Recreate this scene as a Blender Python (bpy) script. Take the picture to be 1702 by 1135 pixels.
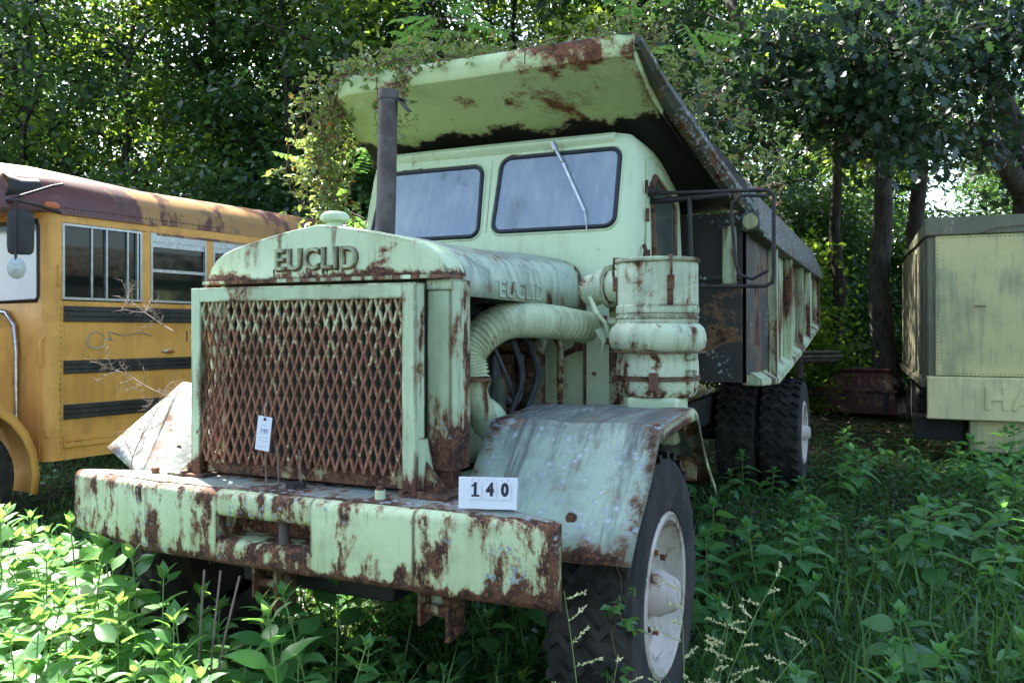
import bpy, math, random
import numpy as np
from mathutils import Vector, Matrix, Euler
R = math.radians
for o in list(bpy.data.objects): bpy.data.objects.remove(o)
scene = bpy.context.scene
col = scene.collection

# ------------------------------------------------------------------ camera, sky, sun, exposure
cd = bpy.data.cameras.new('camera'); cam = bpy.data.objects.new('camera', cd); col.objects.link(cam)
cam.location = (0, 0, 1.75); cam.rotation_euler = (R(90), 0, R(24.57))
cd.sensor_width = 22.2; cd.lens = 18.0; cd.shift_y = -17.5/1702; cd.clip_end = 500; cd.clip_start = 0.05
scene.camera = cam
SUN_EL, SUN_AZ = 50.0, 60.0           # azimuth measured from +Y towards -X
w = bpy.data.worlds.new('World'); scene.world = w; w.use_nodes = True
nt = w.node_tree; nt.nodes.clear()
sky = nt.nodes.new('ShaderNodeTexSky'); sky.sky_type = 'NISHITA'; sky.sun_disc = False
sky.sun_elevation = R(SUN_EL); sky.sun_rotation = R(-SUN_AZ); sky.air_density = 1.0; sky.dust_density = 2.0
bg = nt.nodes.new('ShaderNodeBackground'); bg.inputs[1].default_value = 0.115
wo = nt.nodes.new('ShaderNodeOutputWorld')
nt.links.new(sky.outputs[0], bg.inputs[0]); nt.links.new(bg.outputs[0], wo.inputs[0])
sd = Vector((-math.sin(R(SUN_AZ))*math.cos(R(SUN_EL)), math.cos(R(SUN_AZ))*math.cos(R(SUN_EL)), math.sin(R(SUN_EL))))
sl = bpy.data.lights.new('sun', 'SUN'); sl.energy = 5.0; sl.angle = R(0.5); sl.color = (1.0, 0.95, 0.86)
so = bpy.data.objects.new('sun', sl); col.objects.link(so); so.rotation_euler = sd.to_track_quat('Z', 'Y').to_euler(); so.location = (0, 0, 30)
scene.view_settings.view_transform = 'Standard'; scene.view_settings.look = 'None'
scene.view_settings.exposure = 2.55; scene.view_settings.gamma = 1
scene.render.engine = 'CYCLES'

# ------------------------------------------------------------------ node helpers
class NT:
    def __init__(s, name):
        s.m = bpy.data.materials.new(name); s.m.use_nodes = True
        s.t = s.m.node_tree; s.t.nodes.clear()
        s.out = s.t.nodes.new('ShaderNodeOutputMaterial')
    def n(s, typ, **kw):
        x = s.t.nodes.new(typ)
        for k, v in kw.items(): setattr(x, k, v)
        return x
    def set(s, sock, v):
        if isinstance(v, bpy.types.NodeSocket): s.t.links.new(v, sock)
        elif isinstance(v, (tuple, list)) and len(v) == 3 and len(sock.default_value) == 4: sock.default_value = (*v, 1)
        else: sock.default_value = v
    def math(s, op, a, b=0.0, c=0.0, clamp=False):
        x = s.n('ShaderNodeMath', operation=op); x.use_clamp = clamp
        s.set(x.inputs[0], a); s.set(x.inputs[1], b)
        if op == 'MULTIPLY_ADD': s.set(x.inputs[2], c)
        return x.outputs[0]
    def coord(s, scale=(1, 1, 1), loc=(0, 0, 0)):
        if not hasattr(s, 'tc'): s.tc = s.n('ShaderNodeTexCoord')
        m = s.n('ShaderNodeMapping'); m.inputs['Scale'].default_value = scale; m.inputs['Location'].default_value = loc
        s.t.links.new(s.tc.outputs['Object'], m.inputs[0]); return m.outputs[0]
    def noise(s, vec, scale, detail=6, rough=0.6, dist=0.0):
        x = s.n('ShaderNodeTexNoise'); s.set(x.inputs['Vector'], vec)
        x.inputs['Scale'].default_value = scale; x.inputs['Detail'].default_value = detail
        x.inputs['Roughness'].default_value = rough; x.inputs['Distortion'].default_value = dist
        return x.outputs[0]
    def ramp(s, v, a, b, c=0.0, d=1.0):
        x = s.n('ShaderNodeMapRange', interpolation_type='SMOOTHSTEP'); s.set(x.inputs[0], v)
        for i, q in enumerate((a, b, c, d)): s.set(x.inputs[i+1], q)
        return x.outputs[0]
    def mix(s, f, a, b):
        x = s.n('ShaderNodeMix', data_type='RGBA'); s.set(x.inputs[0], f); s.set(x.inputs[6], a); s.set(x.inputs[7], b)
        return x.outputs[2]
    def bump(s, h, strength=0.3, dist=0.01, nrm=None):
        x = s.n('ShaderNodeBump'); x.inputs['Strength'].default_value = strength; x.inputs['Distance'].default_value = dist
        s.set(x.inputs['Height'], h)
        if nrm: s.set(x.inputs['Normal'], nrm)
        return x.outputs[0]
    def bsdf(s, base, rough=0.6, metal=0.0, nrm=None, spec=0.5):
        p = s.n('ShaderNodeBsdfPrincipled'); s.set(p.inputs['Base Color'], base); s.set(p.inputs['Roughness'], rough)
        s.set(p.inputs['Metallic'], metal); p.inputs['Specular IOR Level'].default_value = spec
        if nrm: s.set(p.inputs['Normal'], nrm)
        s.p = p; s.t.links.new(p.outputs[0], s.out.inputs[0]); return p

RUST_D, RUST_M, RUST_O = (.040, .020, .016), (.135, .060, .036), (.38, .17, .06)
def paint(name, c1, c2, rust=.3, rscale=3.0, streak=.4, lich=0., low=None, high=None, dirt=.3, edge=.5, seed=0., rough=.6, stain=(.13, .075, .04), grime=(.12, .13, .10), rdark=.0, vstretch=1.0, colm=0., rcol=None, lscale=26, y_dark=None, cms=(1, 1, .16), cth=.47, topg=0.):
    s = NT(name); o = (seed*7.3, seed*3.1, seed*5.7)
    P = s.coord((1, 1, 1), o); PS = s.coord((1, 1, .09), o); PV = s.coord((1, 1, 1/vstretch), o)
    n1 = s.noise(PV, rscale, 10, .68, .25); n2 = s.noise(P, rscale*.37, 5, .6); nf = s.noise(P, 60, 5, .7); nm = s.noise(P, 13, 6, .7)
    st = s.noise(PS, 17, 6, .6, .1); st2 = s.noise(PS, 44, 4, .6)
    base = s.mix(s.ramp(n2, .35, .65), c1, c2)
    base = s.mix(s.math('MULTIPLY', s.ramp(nm, .5, .72), .35), base, tuple(min(1, x*1.18) for x in c1))
    d = s.math('MULTIPLY', s.ramp(s.math('ADD', s.math('MULTIPLY', n2, .6), s.math('MULTIPLY', st, .5)), .5, .68), dirt)
    base = s.mix(d, base, grime)
    base = s.mix(s.math('MULTIPLY', s.ramp(nf, .55, .8), dirt*.8), base, grime)
    if colm:
        big = s.noise(s.coord(cms, o), 5.5, 8, .72, .15)
        base = s.mix(s.math('MULTIPLY', s.ramp(big, cth, cth+.13), colm), base, grime)
    if topg:
        gn = s.n('ShaderNodeNewGeometry'); gx = s.n('ShaderNodeSeparateXYZ'); s.t.links.new(gn.outputs['Normal'], gx.inputs[0])
        base = s.mix(s.math('MULTIPLY', s.math('MULTIPLY', s.ramp(gx.outputs[2], .72, .97), s.ramp(nm, .3, .6, .5, 1)), topg), base, grime)
    sm = s.math('MULTIPLY', s.math('MULTIPLY', s.ramp(st, .52, .72), s.ramp(n1, .42, .62)), streak)
    base = s.mix(sm, base, stain)
    base = s.mix(s.math('MULTIPLY', s.ramp(st2, .60, .74), streak*.5), base, stain)
    v = s.math('ADD', s.math('MULTIPLY', n1, .72), s.math('MULTIPLY', n2, .28))
    v = s.math('ADD', v, s.math('MULTIPLY', s.math('SUBTRACT', nf, .5), .10))
    v = s.math('ADD', v, s.math('MULTIPLY', s.math('SUBTRACT', st, .5), .22*streak))
    if low or high:
        g = s.n('ShaderNodeSeparateXYZ'); s.t.links.new(s.tc.outputs['Object'], g.inputs[0])
        for rg in (low, high):
            if rg: v = s.math('ADD', v, s.ramp(g.outputs[2], rg[0], rg[1], rg[2] if len(rg) > 2 else .22, 0))
    if edge > 0:
        bv = s.n('ShaderNodeBevel'); bv.samples = 4; bv.inputs[0].default_value = .02
        ge = s.n('ShaderNodeNewGeometry'); dt = s.n('ShaderNodeVectorMath', operation='DOT_PRODUCT')
        s.t.links.new(bv.outputs[0], dt.inputs[0]); s.t.links.new(ge.outputs['Normal'], dt.inputs[1])
        e = s.math('SUBTRACT', 1.0, dt.outputs['Value'], clamp=True)
        v = s.math('ADD', v, s.math('MULTIPLY', s.ramp(e, .0, .12), .14*edge))
    T = .70-.30*rust
    halo = s.math('MULTIPLY', s.ramp(v, T-.045, T+.005), .75)
    base = s.mix(halo, base, s.mix(nm, RUST_O, stain))
    m = s.ramp(v, T, T+.014)
    RD, RM, RO = rcol or (RUST_D, RUST_M, RUST_O)
    rc = s.mix(s.ramp(nm, .42, .62), RD, RM)
    rc = s.mix(s.math('MULTIPLY', s.ramp(nf, .48, .7), 1-rdark), rc, tuple(.45*a+.55*b for a, b in zip(RO, RM)))
    base = s.mix(m, base, rc)
    if y_dark:
        gy_ = s.n('ShaderNodeSeparateXYZ'); s.t.links.new(s.tc.outputs['Object'], gy_.inputs[0])
        sv = s.math('ADD', s.math('MULTIPLY', s.ramp(gy_.outputs[1], y_dark[0], y_dark[1]), .32), s.math('ADD', s.math('MULTIPLY', n1, .7), s.math('MULTIPLY', nm, .3)))
        base = s.mix(s.ramp(sv, .60, .68), base, (.10, .04, .02)); base = s.mix(s.ramp(sv, .655, .685), base, (.010, .007, .006))  # blotches turn brown, then near-black, as object Y rises
    if lich > 0:
        vo = s.n('ShaderNodeTexVoronoi'); s.set(vo.inputs['Vector'], P); vo.inputs['Scale'].default_value = lscale
        vd = s.math('ADD', vo.outputs[0], s.math('MULTIPLY', s.math('SUBTRACT', nf, .5), 2.2))
        lm = s.math('MULTIPLY', s.ramp(vd, .36, .28), s.ramp(s.noise(P, 3.1, 5, .7), .62-.22*lich, .66-.22*lich))
        lc = s.mix(s.ramp(nf, .4, .65), (.24, .28, .28), (.55, .60, .60))
        base = s.mix(lm, base, lc)
    h = s.math('ADD', s.math('MULTIPLY', m, -.6), s.math('MULTIPLY', nf, .5))
    bmp = s.bump(h, .45, .004)
    bmp = s.bump(n2, .35, .03, bmp)
    s.bsdf(base, s.math('ADD', s.math('MULTIPLY', m, .9-rough), rough), 0, bmp, .35)
    return s.m
def plain(name, c, rough=.6, var=.2, scale=8, metal=0., bump=.2, spec=.5, c2=None):
    s = NT(name); P = s.coord(); n = s.noise(P, scale, 8, .65)
    b = s.mix(s.ramp(n, .35, .68), tuple(x*(1-var) for x in c), c2 or tuple(min(1, x*(1+var)) for x in c))
    s.bsdf(b, rough, metal, s.bump(n, bump, .006) if bump else None, spec); return s.m
def leafmat(name, ca, cb, trans=.45, rough=.42, cc=None, fr=.5):
    s = NT(name); a = s.n('ShaderNodeAttribute', attribute_name='rnd')
    c = s.mix(s.ramp(a.outputs['Fac'], 0, .85), ca, cb)
    if cc: c = s.mix(s.ramp(a.outputs['Fac'], .955, .975), c, cc)
    nn = s.noise(s.coord(), 30, 3, .6)
    c = s.mix(s.math('MULTIPLY', s.ramp(nn, .5, .75), .22), c, tuple(x*.55 for x in ca))
    p = s.bsdf(c, rough, 0, None, fr)
    t = s.n('ShaderNodeBsdfTranslucent'); s.t.links.new(s.mix(.5, c, tuple(min(1, v*2.6) for v in (cb[0]*1.25, cb[1]*1.1, cb[2]*.5))), t.inputs[0])
    mx = s.n('ShaderNodeMixShader'); mx.inputs[0].default_value = trans
    s.t.links.new(p.outputs[0], mx.inputs[1]); s.t.links.new(t.outputs[0], mx.inputs[2]); s.t.links.new(mx.outputs[0], s.out.inputs[0])
    return s.m
def barkmat(name, c):
    s = NT(name); P = s.coord((1, 1, .22)); n = s.noise(P, 14, 8, .7, .4); n2 = s.noise(s.coord(), 2.0, 4, .6)
    b = s.mix(s.ramp(n, .38, .62), tuple(x*.4 for x in c), c); b = s.mix(s.math('MULTIPLY', s.ramp(n2, .5, .7), .4), b, (.10, .12, .07))
    s.bsdf(b, .9, 0, s.bump(n, .9, .04), .2); return s.m

G1, G2 = (.55, .67, .43), (.46, .56, .33)
M = {}
M['green'] = paint('pale_green_paint', G1, G2, .22, 3.2, .35, .0, dirt=.25, edge=.9, seed=1)
M['shell'] = paint('shell_green_paint', (.59, .71, .46), (.51, .61, .37), .30, 5, .95, .0, low=(1.96, 2.06, .16), dirt=.15, edge=.8, seed=2)
M['shellside'] = paint('column_green_paint', (.52, .64, .42), (.44, .54, .33), .48, 4.5, .8, .15, low=(1.15, 1.45, .2), dirt=.35, edge=.9, seed=12, vstretch=3)
M['frame'] = paint('frame_green_paint', (.54, .67, .44), (.46, .56, .35), .38, 5, .3, .0, low=(1.08, 1.3, .16), dirt=.22, edge=.7, seed=3, vstretch=2)
M['bumper'] = paint('bumper_rusty_paint', (.56, .66, .39), (.46, .54, .29), .60, 8.5, .9, .35, low=(.77, .82, .11), dirt=.3, edge=1.1, seed=4, vstretch=2.1)
M['bumptop'] = paint('weathered_bumper_top', (.20, .24, .20), (.30, .36, .28), .62, 5, .1, 1.0, dirt=.8, edge=.2, seed=5, rdark=.7)
M['cab'] = paint('cab_green_paint', (.62, .73, .47), (.57, .67, .41), .20, 4, .2, .0, dirt=.10, edge=.35, seed=6, rough=.5)
M['hood'] = paint('hood_faded_paint', (.44, .52, .40), (.50, .60, .42), .27, 6, .7, .25, topg=.6, dirt=.75, edge=.6, seed=7, rough=.45, vstretch=2.5, grime=(.14, .14, .12))
M['fender'] = paint('fender_weathered_paint', (.32, .41, .31), (.25, .32, .25), .28, 6, .3, .5, dirt=.3, topg=.75, edge=.9, seed=8, rough=.65, grime=(.075, .085, .08), low=(.9, .96, .10), colm=.9, cms=(1, .10, .10), cth=.45)
M['fenderdark'] = paint('left_fender_worn_paint', (.17, .21, .17), (.13, .13, .13), .30, 7, .4, .9, dirt=.7, edge=.6, seed=31, colm=.6, cms=(1, .2, .2), grime=(.10, .085, .085))
M['canopy'] = paint('canopy_green_paint', (.56, .66, .33), (.48, .60, .28), .40, 2.3, .05, .0, dirt=.15, edge=.25, seed=9.6, rcol=((.07, .03, .018), (.20, .08, .035), (.42, .19, .06)), y_dark=(-1.28, -.90))
M['body'] = paint('body_rusty_paint', (.50, .60, .37), (.42, .50, .28), .58, 3.4, .9, .0, dirt=.5, edge=1.0, seed=10, vstretch=4, colm=.5)
M['bodydark'] = paint('rusted_dark_plate', (.03, .026, .024), (.042, .035, .03), .42, 2, .2, .28, dirt=.6, edge=0, seed=11, rdark=.9, grime=(.03, .03, .03))
M['mossy'] = paint('lichen_grey_steel', (.07, .075, .055), (.11, .11, .085), .45, 4, .2, .9, dirt=.7, edge=0, seed=13, rdark=.8, grime=(.05, .055, .04))
M['cleaner'] = paint('air_cleaner_paint', (.64, .72, .50), (.56, .64, .42), .36, 6, .9, .0, low=(1.40, 1.62, .12), dirt=.25, edge=1.0, seed=14, colm=.18)
M['hose'] = paint('painted_hose', (.60, .68, .44), (.50, .57, .34), .20, 5, .2, .0, dirt=.45, edge=0, seed=15)
M['rust'] = paint('rusty_steel', (.12, .055, .035), (.16, .08, .05), .7, 8, .3, .0, dirt=.3, edge=0, seed=16)
M['screen'] = paint('rusty_screen', (.50, .50, .30), (.36, .27, .14), 0.56, 26, .3, .0, low=(1.45, 1.95, .13), dirt=.1, edge=0, seed=17, stain=(.30, .15, .07), rcol=((.15, .065, .045), (.27, .125, .075), (.48, .27, .13)))
M['plate'] = paint('lower_plate_paint', (.36, .38, .22), (.28, .28, .16), .72, 6, .6, .0, dirt=.4, edge=0, seed=18)
M['stack'] = plain('stack_steel', (.115, .095, .085), .75, .35, 10, .2)
M['black'] = plain('black_steel', (.02, .02, .022), .6, .3)
M['dark'] = plain('greasy_dark', (.009, .008, .008), .7, .4, 5)
M['engine'] = paint('greasy_green_engine', (.14, .19, .12), (.06, .08, .055), .62, 5, .4, .0, dirt=.9, edge=0, seed=19, grime=(.03, .03, .025))
M['rubber'] = plain('hose_rubber', (.045, .05, .06), .5, .3)
M['gasket'] = plain('gasket_rubber', (.012, .015, .025), .5, .2)
M['tyre'] = plain('tyre_rubber', (.015, .0145, .014), .92, .35, 7, bump=.4, c2=(.045, .04, .034))
M['rim'] = paint('rim_pink_white', (.58, .50, .44), (.50, .46, .38), .28, 5, .6, .0, dirt=.25, edge=.6, seed=20)
M['mirror_steel'] = plain('mirror_rail_steel', (.035, .028, .028), .6, .3, 10, .3)
s = NT('radiator_core'); P = s.coord(); wv = s.n('ShaderNodeTexWave', bands_direction='Z'); s.set(wv.inputs[0], P); wv.inputs['Scale'].default_value = 50
s.bsdf(s.mix(wv.outputs[1], (.006, .012, .01), (.05, .09, .06)), .6, 0, s.bump(wv.outputs[1], .6, .004)); M['core'] = s.m
s = NT('dusty_windshield'); P = s.coord(); n = s.noise(s.coord((1, 1, .5)), 3.5, 8, .7); nf = s.noise(P, 80, 5, .7); ns = s.noise(s.coord((1, 1, .12)), 22, 5, .6)
bb = s.mix(s.math('MULTIPLY', s.ramp(n, .40, .66), .7), (.19, .24, .29), (.30, .34, .37)); bb = s.mix(s.math('MULTIPLY', s.ramp(ns, .48, .7), .35), bb, (.40, .42, .42)); bb = s.mix(s.math('MULTIPLY', s.ramp(nf, .56, .7), .35), bb, (.5, .52, .5))
s.bsdf(bb, s.ramp(n, .3, .7, .05, .16), 0, None, .9); M['windshield'] = s.m
s = NT('blue_windshield'); n = s.noise(s.coord(), 1.6, 4, .5); s.bsdf(s.mix(s.ramp(n, .3, .7), (.13, .24, .40), (.24, .36, .50)), .1, 0, None, .7); M['buswind'] = s.m
s = NT('dark_glass'); s.bsdf((.010, .014, .012), .05, 0, None, .35); M['glass'] = s.m
s = NT('side_glass'); n = s.noise(s.coord(), 5, 4, .6); s.bsdf(s.mix(n, (.03, .045, .035), (.10, .12, .10)), .15, 0, None, .6); M['sideglass'] = s.m
M['white'] = plain('white_plastic', (.78, .80, .84), .45, .03, 3, bump=0)
M['navy'] = plain('navy_ink', (.012, .014, .04), .5, .05, bump=0)
M['pen'] = plain('blue_pen_ink', (.12, .16, .38), .6, .05, bump=0)
M['print'] = plain('grey_print', (.32, .34, .40), .6, .05, bump=0)
M['paper'] = plain('tag_paper', (.74, .77, .86), .7, .03, bump=0)
Y1, Y2 = (.70, .36, .095), (.60, .29, .07)
M['bus'] = paint('bus_yellow_paint', Y1, Y2, .13, 5, .2, .0, dirt=.22, edge=.5, seed=21, rough=.45, grime=(.20, .12, .05))
s = NT('bus_roof_paint'); P = s.coord(); PZ = s.coord((1, 1, .35)); n = s.noise(PZ, 1.5, 8, .62, .4); nf = s.noise(P, 9, 8, .7); nn = s.noise(PZ, 14, 6, .7)
v = s.math('ADD', n, s.math('MULTIPLY', s.math('SUBTRACT', nn, .5), .22))
b = s.mix(s.ramp(v, .49, .56), (.12, .042, .036), (.38, .21, .075)); b = s.mix(s.math('MULTIPLY', s.ramp(nf, .5, .7), .4), b, (.20, .11, .10)); b = s.mix(s.math('MULTIPLY', s.ramp(s.noise(P, 4, 6, .6), .55, .66), .6), b, (.06, .045, .045))
s.bsdf(b, .4, 0, s.bump(nf, .15, .01), .5); M['busroof'] = s.m
M['bus_black'] = paint('bus_black_rail', (.02, .02, .022), (.03, .03, .03), .08, 5, .1, 0, dirt=.3, edge=.3, seed=22, grime=(.08, .08, .08))
M['alu'] = plain('aluminium_frame', (.42, .45, .45), .4, .15, 20, .6)
M['amber'] = plain('amber_lens', (.45, .10, .02), .25, .1, bump=0)
M['chrome'] = plain('dull_chrome', (.5, .5, .52), .3, .2, 20, .9)
M['trailer'] = paint('trailer_pale_yellow', (.62, .56, .25), (.48, .45, .21), .08, 3, .15, .0, dirt=.5, edge=.3, seed=23, rough=.6, grime=(.17, .21, .15))
M['trailer_bumper'] = paint('trailer_bumper_paint', (.78, .70, .34), (.68, .62, .30), .05, 3, .1, .0, dirt=.3, edge=.4, seed=24, rough=.55, grime=(.25, .27, .15))
M['trailer_edge'] = paint('trailer_grimy_edge', (.16, .155, .10), (.22, .21, .12), .3, 4, .4, .2, dirt=.7, edge=.3, seed=25, grime=(.07, .075, .06))
M['redpaint'] = paint('dull_red_paint', (.07, .014, .013), (.05, .013, .012), .4, 4, .3, .0, dirt=.4, edge=.3, seed=26)
M['wood_grey'] = barkmat('weathered_wood', (.17, .14, .11))
M['bark'] = barkmat('dark_bark', (.055, .042, .032)); M['bark_grey'] = barkmat('grey_bark', (.085, .07, .058)); M['bark_red'] = barkmat('reddish_bark', (.09, .055, .045))
M['twig'] = plain('dead_twig', (.20, .14, .11), .8, .3, 20); M['stem'] = plain('green_stem', (.16, .26, .07), .6, .2)
M['vine_stem'] = plain('vine_stem', (.16, .09, .06), .8, .3, 20)
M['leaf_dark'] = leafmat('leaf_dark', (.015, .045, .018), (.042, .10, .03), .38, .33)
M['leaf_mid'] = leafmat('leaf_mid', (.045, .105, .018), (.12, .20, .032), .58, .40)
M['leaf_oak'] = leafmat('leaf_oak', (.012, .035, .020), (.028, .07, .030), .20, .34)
M['leaf_vine'] = leafmat('leaf_vine', (.09, .17, .06), (.19, .25, .10), .36, .36, (.45, .08, .03))
M['leaf_weed'] = leafmat('leaf_weed', (.06, .17, .05), (.12, .27, .08), .42, .30, (.34, .36, .07))
M['leaf_weed_shade'] = leafmat('leaf_weed_shade', (.055, .17, .05), (.11, .28, .085), .38, .42, (.22, .26, .05))
M['leaf_low'] = leafmat('leaf_low', (.018, .07, .02), (.045, .13, .035), .35, .45)
M['grass'] = leafmat('grass_blade', (.035, .11, .025), (.08, .18, .04), .35, .5)
M['seed'] = leafmat('seed_head', (.55, .54, .28), (.72, .70, .42), .4, .6)  # colour kept bright in place of sunlight on the heads
M['litter'] = leafmat('dead_leaf', (.05, .03, .02), (.13, .085, .06), .15, .8)
s = NT('ground_soil'); P = s.coord(); n = s.noise(P, 1.2, 8, .65); nf = s.noise(P, 22, 8, .75)
b = s.mix(s.ramp(n, .4, .6), (.028, .022, .015), (.022, .034, .012)); b = s.mix(s.ramp(nf, .52, .66), b, (.06, .042, .028))
s.bsdf(b, .95, 0, s.bump(nf, .8, .04), .1); M['ground'] = s.m

# ------------------------------------------------------------------ mesh helpers
ORG = {}
def tag(o, label=None, cat=None, group=None, kind=None):
    if label: o['label'] = label
    if cat: o['category'] = cat
    if group: o['group'] = group
    if kind: o['kind'] = kind
    return o
def thing(name, label, cat, loc=(0, 0, 0), rotz=0, group=None, local=False):
    o = bpy.data.objects.new(name, None); col.objects.link(o); o.location = loc; o.rotation_euler = (0, 0, rotz)
    o.empty_display_size = .2
    ORG[o.name] = Vector((0, 0, 0)) if local else Vector(loc)
    return tag(o, label, cat, group)
def link(name, me, parent=None, mat=None):
    o = bpy.data.objects.new(name, me); col.objects.link(o)
    if mat is not None and not me.materials: me.materials.append(mat)
    if parent is not None: o.parent = parent; ORG[o.name] = ORG[parent.name]
    else: ORG[o.name] = Vector((0, 0, 0))
    return o
def copy_tree(o, parent=None):
    c = o.copy(); col.objects.link(c); c.parent = parent
    for ch in list(o.children): copy_tree(ch, c)
    return c
class MB:
    def __init__(s): s.V = []; s.F = []
    def add(s, vs, fs, m=None):
        b = len(s.V)
        for v in vs:
            v = Vector(v); s.V.append(m @ v if m else v)
        for f in fs: s.F.append([b+i for i in f])
        return s
    def box(s, c, d, rot=None):
        m = Matrix.Translation(c) @ (Euler(rot).to_matrix().to_4x4() if rot else Matrix())
        x, y, z = [q/2 for q in d]
        return s.add([(i*x, j*y, k*z) for i in (-1, 1) for j in (-1, 1) for k in (-1, 1)],
                     [(0, 1, 3, 2), (4, 6, 7, 5), (0, 4, 5, 1), (2, 3, 7, 6), (0, 2, 6, 4), (1, 5, 7, 3)], m)
    def span(s, a, b): return s.box([(p+q)/2 for p, q in zip(a, b)], [abs(q-p) for p, q in zip(a, b)])
    def bar(s, a, b, wd, dp, up=(0, 1, 0)):
        a, b = Vector(a), Vector(b); z = (b-a).normalized(); x = Vector(up).cross(z).normalized(); y = z.cross(x)
        m = Matrix((x, y, z)).transposed().to_4x4(); m.translation = (a+b)/2; L = (b-a).length
        vs = [(i*wd/2, j*dp/2, k*L/2) for i in (-1, 1) for j in (-1, 1) for k in (-1, 1)]
        return s.add(vs, [(0, 1, 3, 2), (4, 6, 7, 5), (0, 4, 5, 1), (2, 3, 7, 6), (0, 2, 6, 4), (1, 5, 7, 3)], m)
    def tube(s, pts, r, n=8, cap=True, closed=False):
        pts = [Vector(p) for p in pts]; N = len(pts); rs = r if isinstance(r, (list, tuple)) else [r]*N
        ref = None; b = len(s.V)
        for i, p in enumerate(pts):
            if closed: t = (pts[(i+1) % N]-pts[i-1]).normalized()
            else: t = (pts[min(i+1, N-1)]-pts[max(i-1, 0)]).normalized()
            if ref is None:
                ref = Vector((0, 0, 1)) if abs(t.z) < .9 else Vector((1, 0, 0))
            ref = (ref - t*ref.dot(t)).normalized(); q = t.cross(ref)
            for k in range(n):
                a = 2*math.pi*k/n; s.V.append(p+(ref*math.cos(a)+q*math.sin(a))*rs[i])
        for i in range(N if closed else N-1):
            j = (i+1) % N
            for k in range(n):
                k2 = (k+1) % n; s.F.append([b+i*n+k, b+i*n+k2, b+j*n+k2, b+j*n+k])
        if cap and not closed:
            s.F.append([b+k for k in range(n)][::-1]); s.F.append([b+(N-1)*n+k for k in range(n)])
        return s
    def lathe(s, prof, n, c=(0, 0, 0), m=None, cap=True):
        b = len(s.V); mm = Matrix.Translation(c) @ (m or Matrix())
        for r, z in prof:
            for k in range(n):
                a = 2*math.pi*k/n; s.V.append(mm @ Vector((r*math.cos(a), r*math.sin(a), z)))
        for i in range(len(prof)-1):
            for k in range(n):
                k2 = (k+1) % n; s.F.append([b+i*n+k, b+i*n+k2, b+(i+1)*n+k2, b+(i+1)*n+k])
        if cap:
            s.F.append([b+k for k in range(n)][::-1]); s.F.append([b+(len(prof)-1)*n+k for k in range(n)])
        return s
    def loft(s, loops, cap=True, closed=True):
        b = len(s.V); n = len(loops[0])
        for lp in loops:
            for p in lp: s.V.append(Vector(p))
        for i in range(len(loops)-1):
            for k in range(n if closed else n-1):
                k2 = (k+1) % n; s.F.append([b+i*n+k, b+i*n+k2, b+(i+1)*n+k2, b+(i+1)*n+k])
        if cap and closed:
            s.F.append([b+k for k in range(n)][::-1]); s.F.append([b+(len(loops)-1)*n+k for k in range(n)])
        return s
    def prism(s, poly, a, b, axis=0):
        # polygon of the two other axes swept along axis from a to b
        def P(u, v, t): return (t, u, v) if axis == 0 else ((u, t, v) if axis == 1 else (u, v, t))
        return s.loft([[P(u, v, a) for u, v in poly], [P(u, v, b) for u, v in poly]])
    def build(s, name, mat, parent=None, smooth=None, bevel=0, solid=0, sub=0, seg=2):
        me = bpy.data.meshes.new(name); og = ORG[parent.name] if parent is not None else Vector((0, 0, 0))
        me.from_pydata([v-og for v in s.V], [], s.F); me.validate()
        import bmesh
        bm = bmesh.new(); bm.from_mesh(me); bmesh.ops.recalc_face_normals(bm, faces=bm.faces); bm.to_mesh(me); bm.free()
        if smooth:
            me.polygons.foreach_set('use_smooth', [True]*len(me.polygons)); me.set_sharp_from_angle(angle=R(smooth))
        o = link(name, me, parent, mat)
        if sub: d = o.modifiers.new('sub', 'SUBSURF'); d.levels = d.render_levels = sub
        if solid: d = o.modifiers.new('solid', 'SOLIDIFY'); d.thickness = solid; d.offset = 0
        if bevel:
            d = o.modifiers.new('bevel', 'BEVEL'); d.width = bevel; d.segments = seg; d.limit_method = 'ANGLE'; d.angle_limit = R(35)
            if not smooth: me.polygons.foreach_set('use_smooth', [True]*len(me.polygons)); me.set_sharp_from_angle(angle=R(50))
        return o
def text_mesh(body, size, extrude, offset=0, m=None, xs=1.0, spacing=1.0, bevel=0):
    cu = bpy.data.curves.new('t', 'FONT'); cu.body = body; cu.size = size; cu.extrude = extrude; cu.offset = offset
    cu.space_character = spacing; cu.align_x = 'CENTER'; cu.align_y = 'CENTER'; cu.bevel_depth = bevel; cu.resolution_u = 4
    ob = bpy.data.objects.new('t', cu); col.objects.link(ob); bpy.context.view_layer.update()
    me = bpy.data.meshes.new_from_object(ob.evaluated_get(bpy.context.evaluated_depsgraph_get()))
    bpy.data.objects.remove(ob); me.transform(Matrix.Diagonal((xs, 1, 1, 1)))
    if m: me.transform(m)
    me.materials.clear(); return me
FRONT = Matrix.Rotation(R(90), 4, 'X')            # text plane facing -Y

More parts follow.
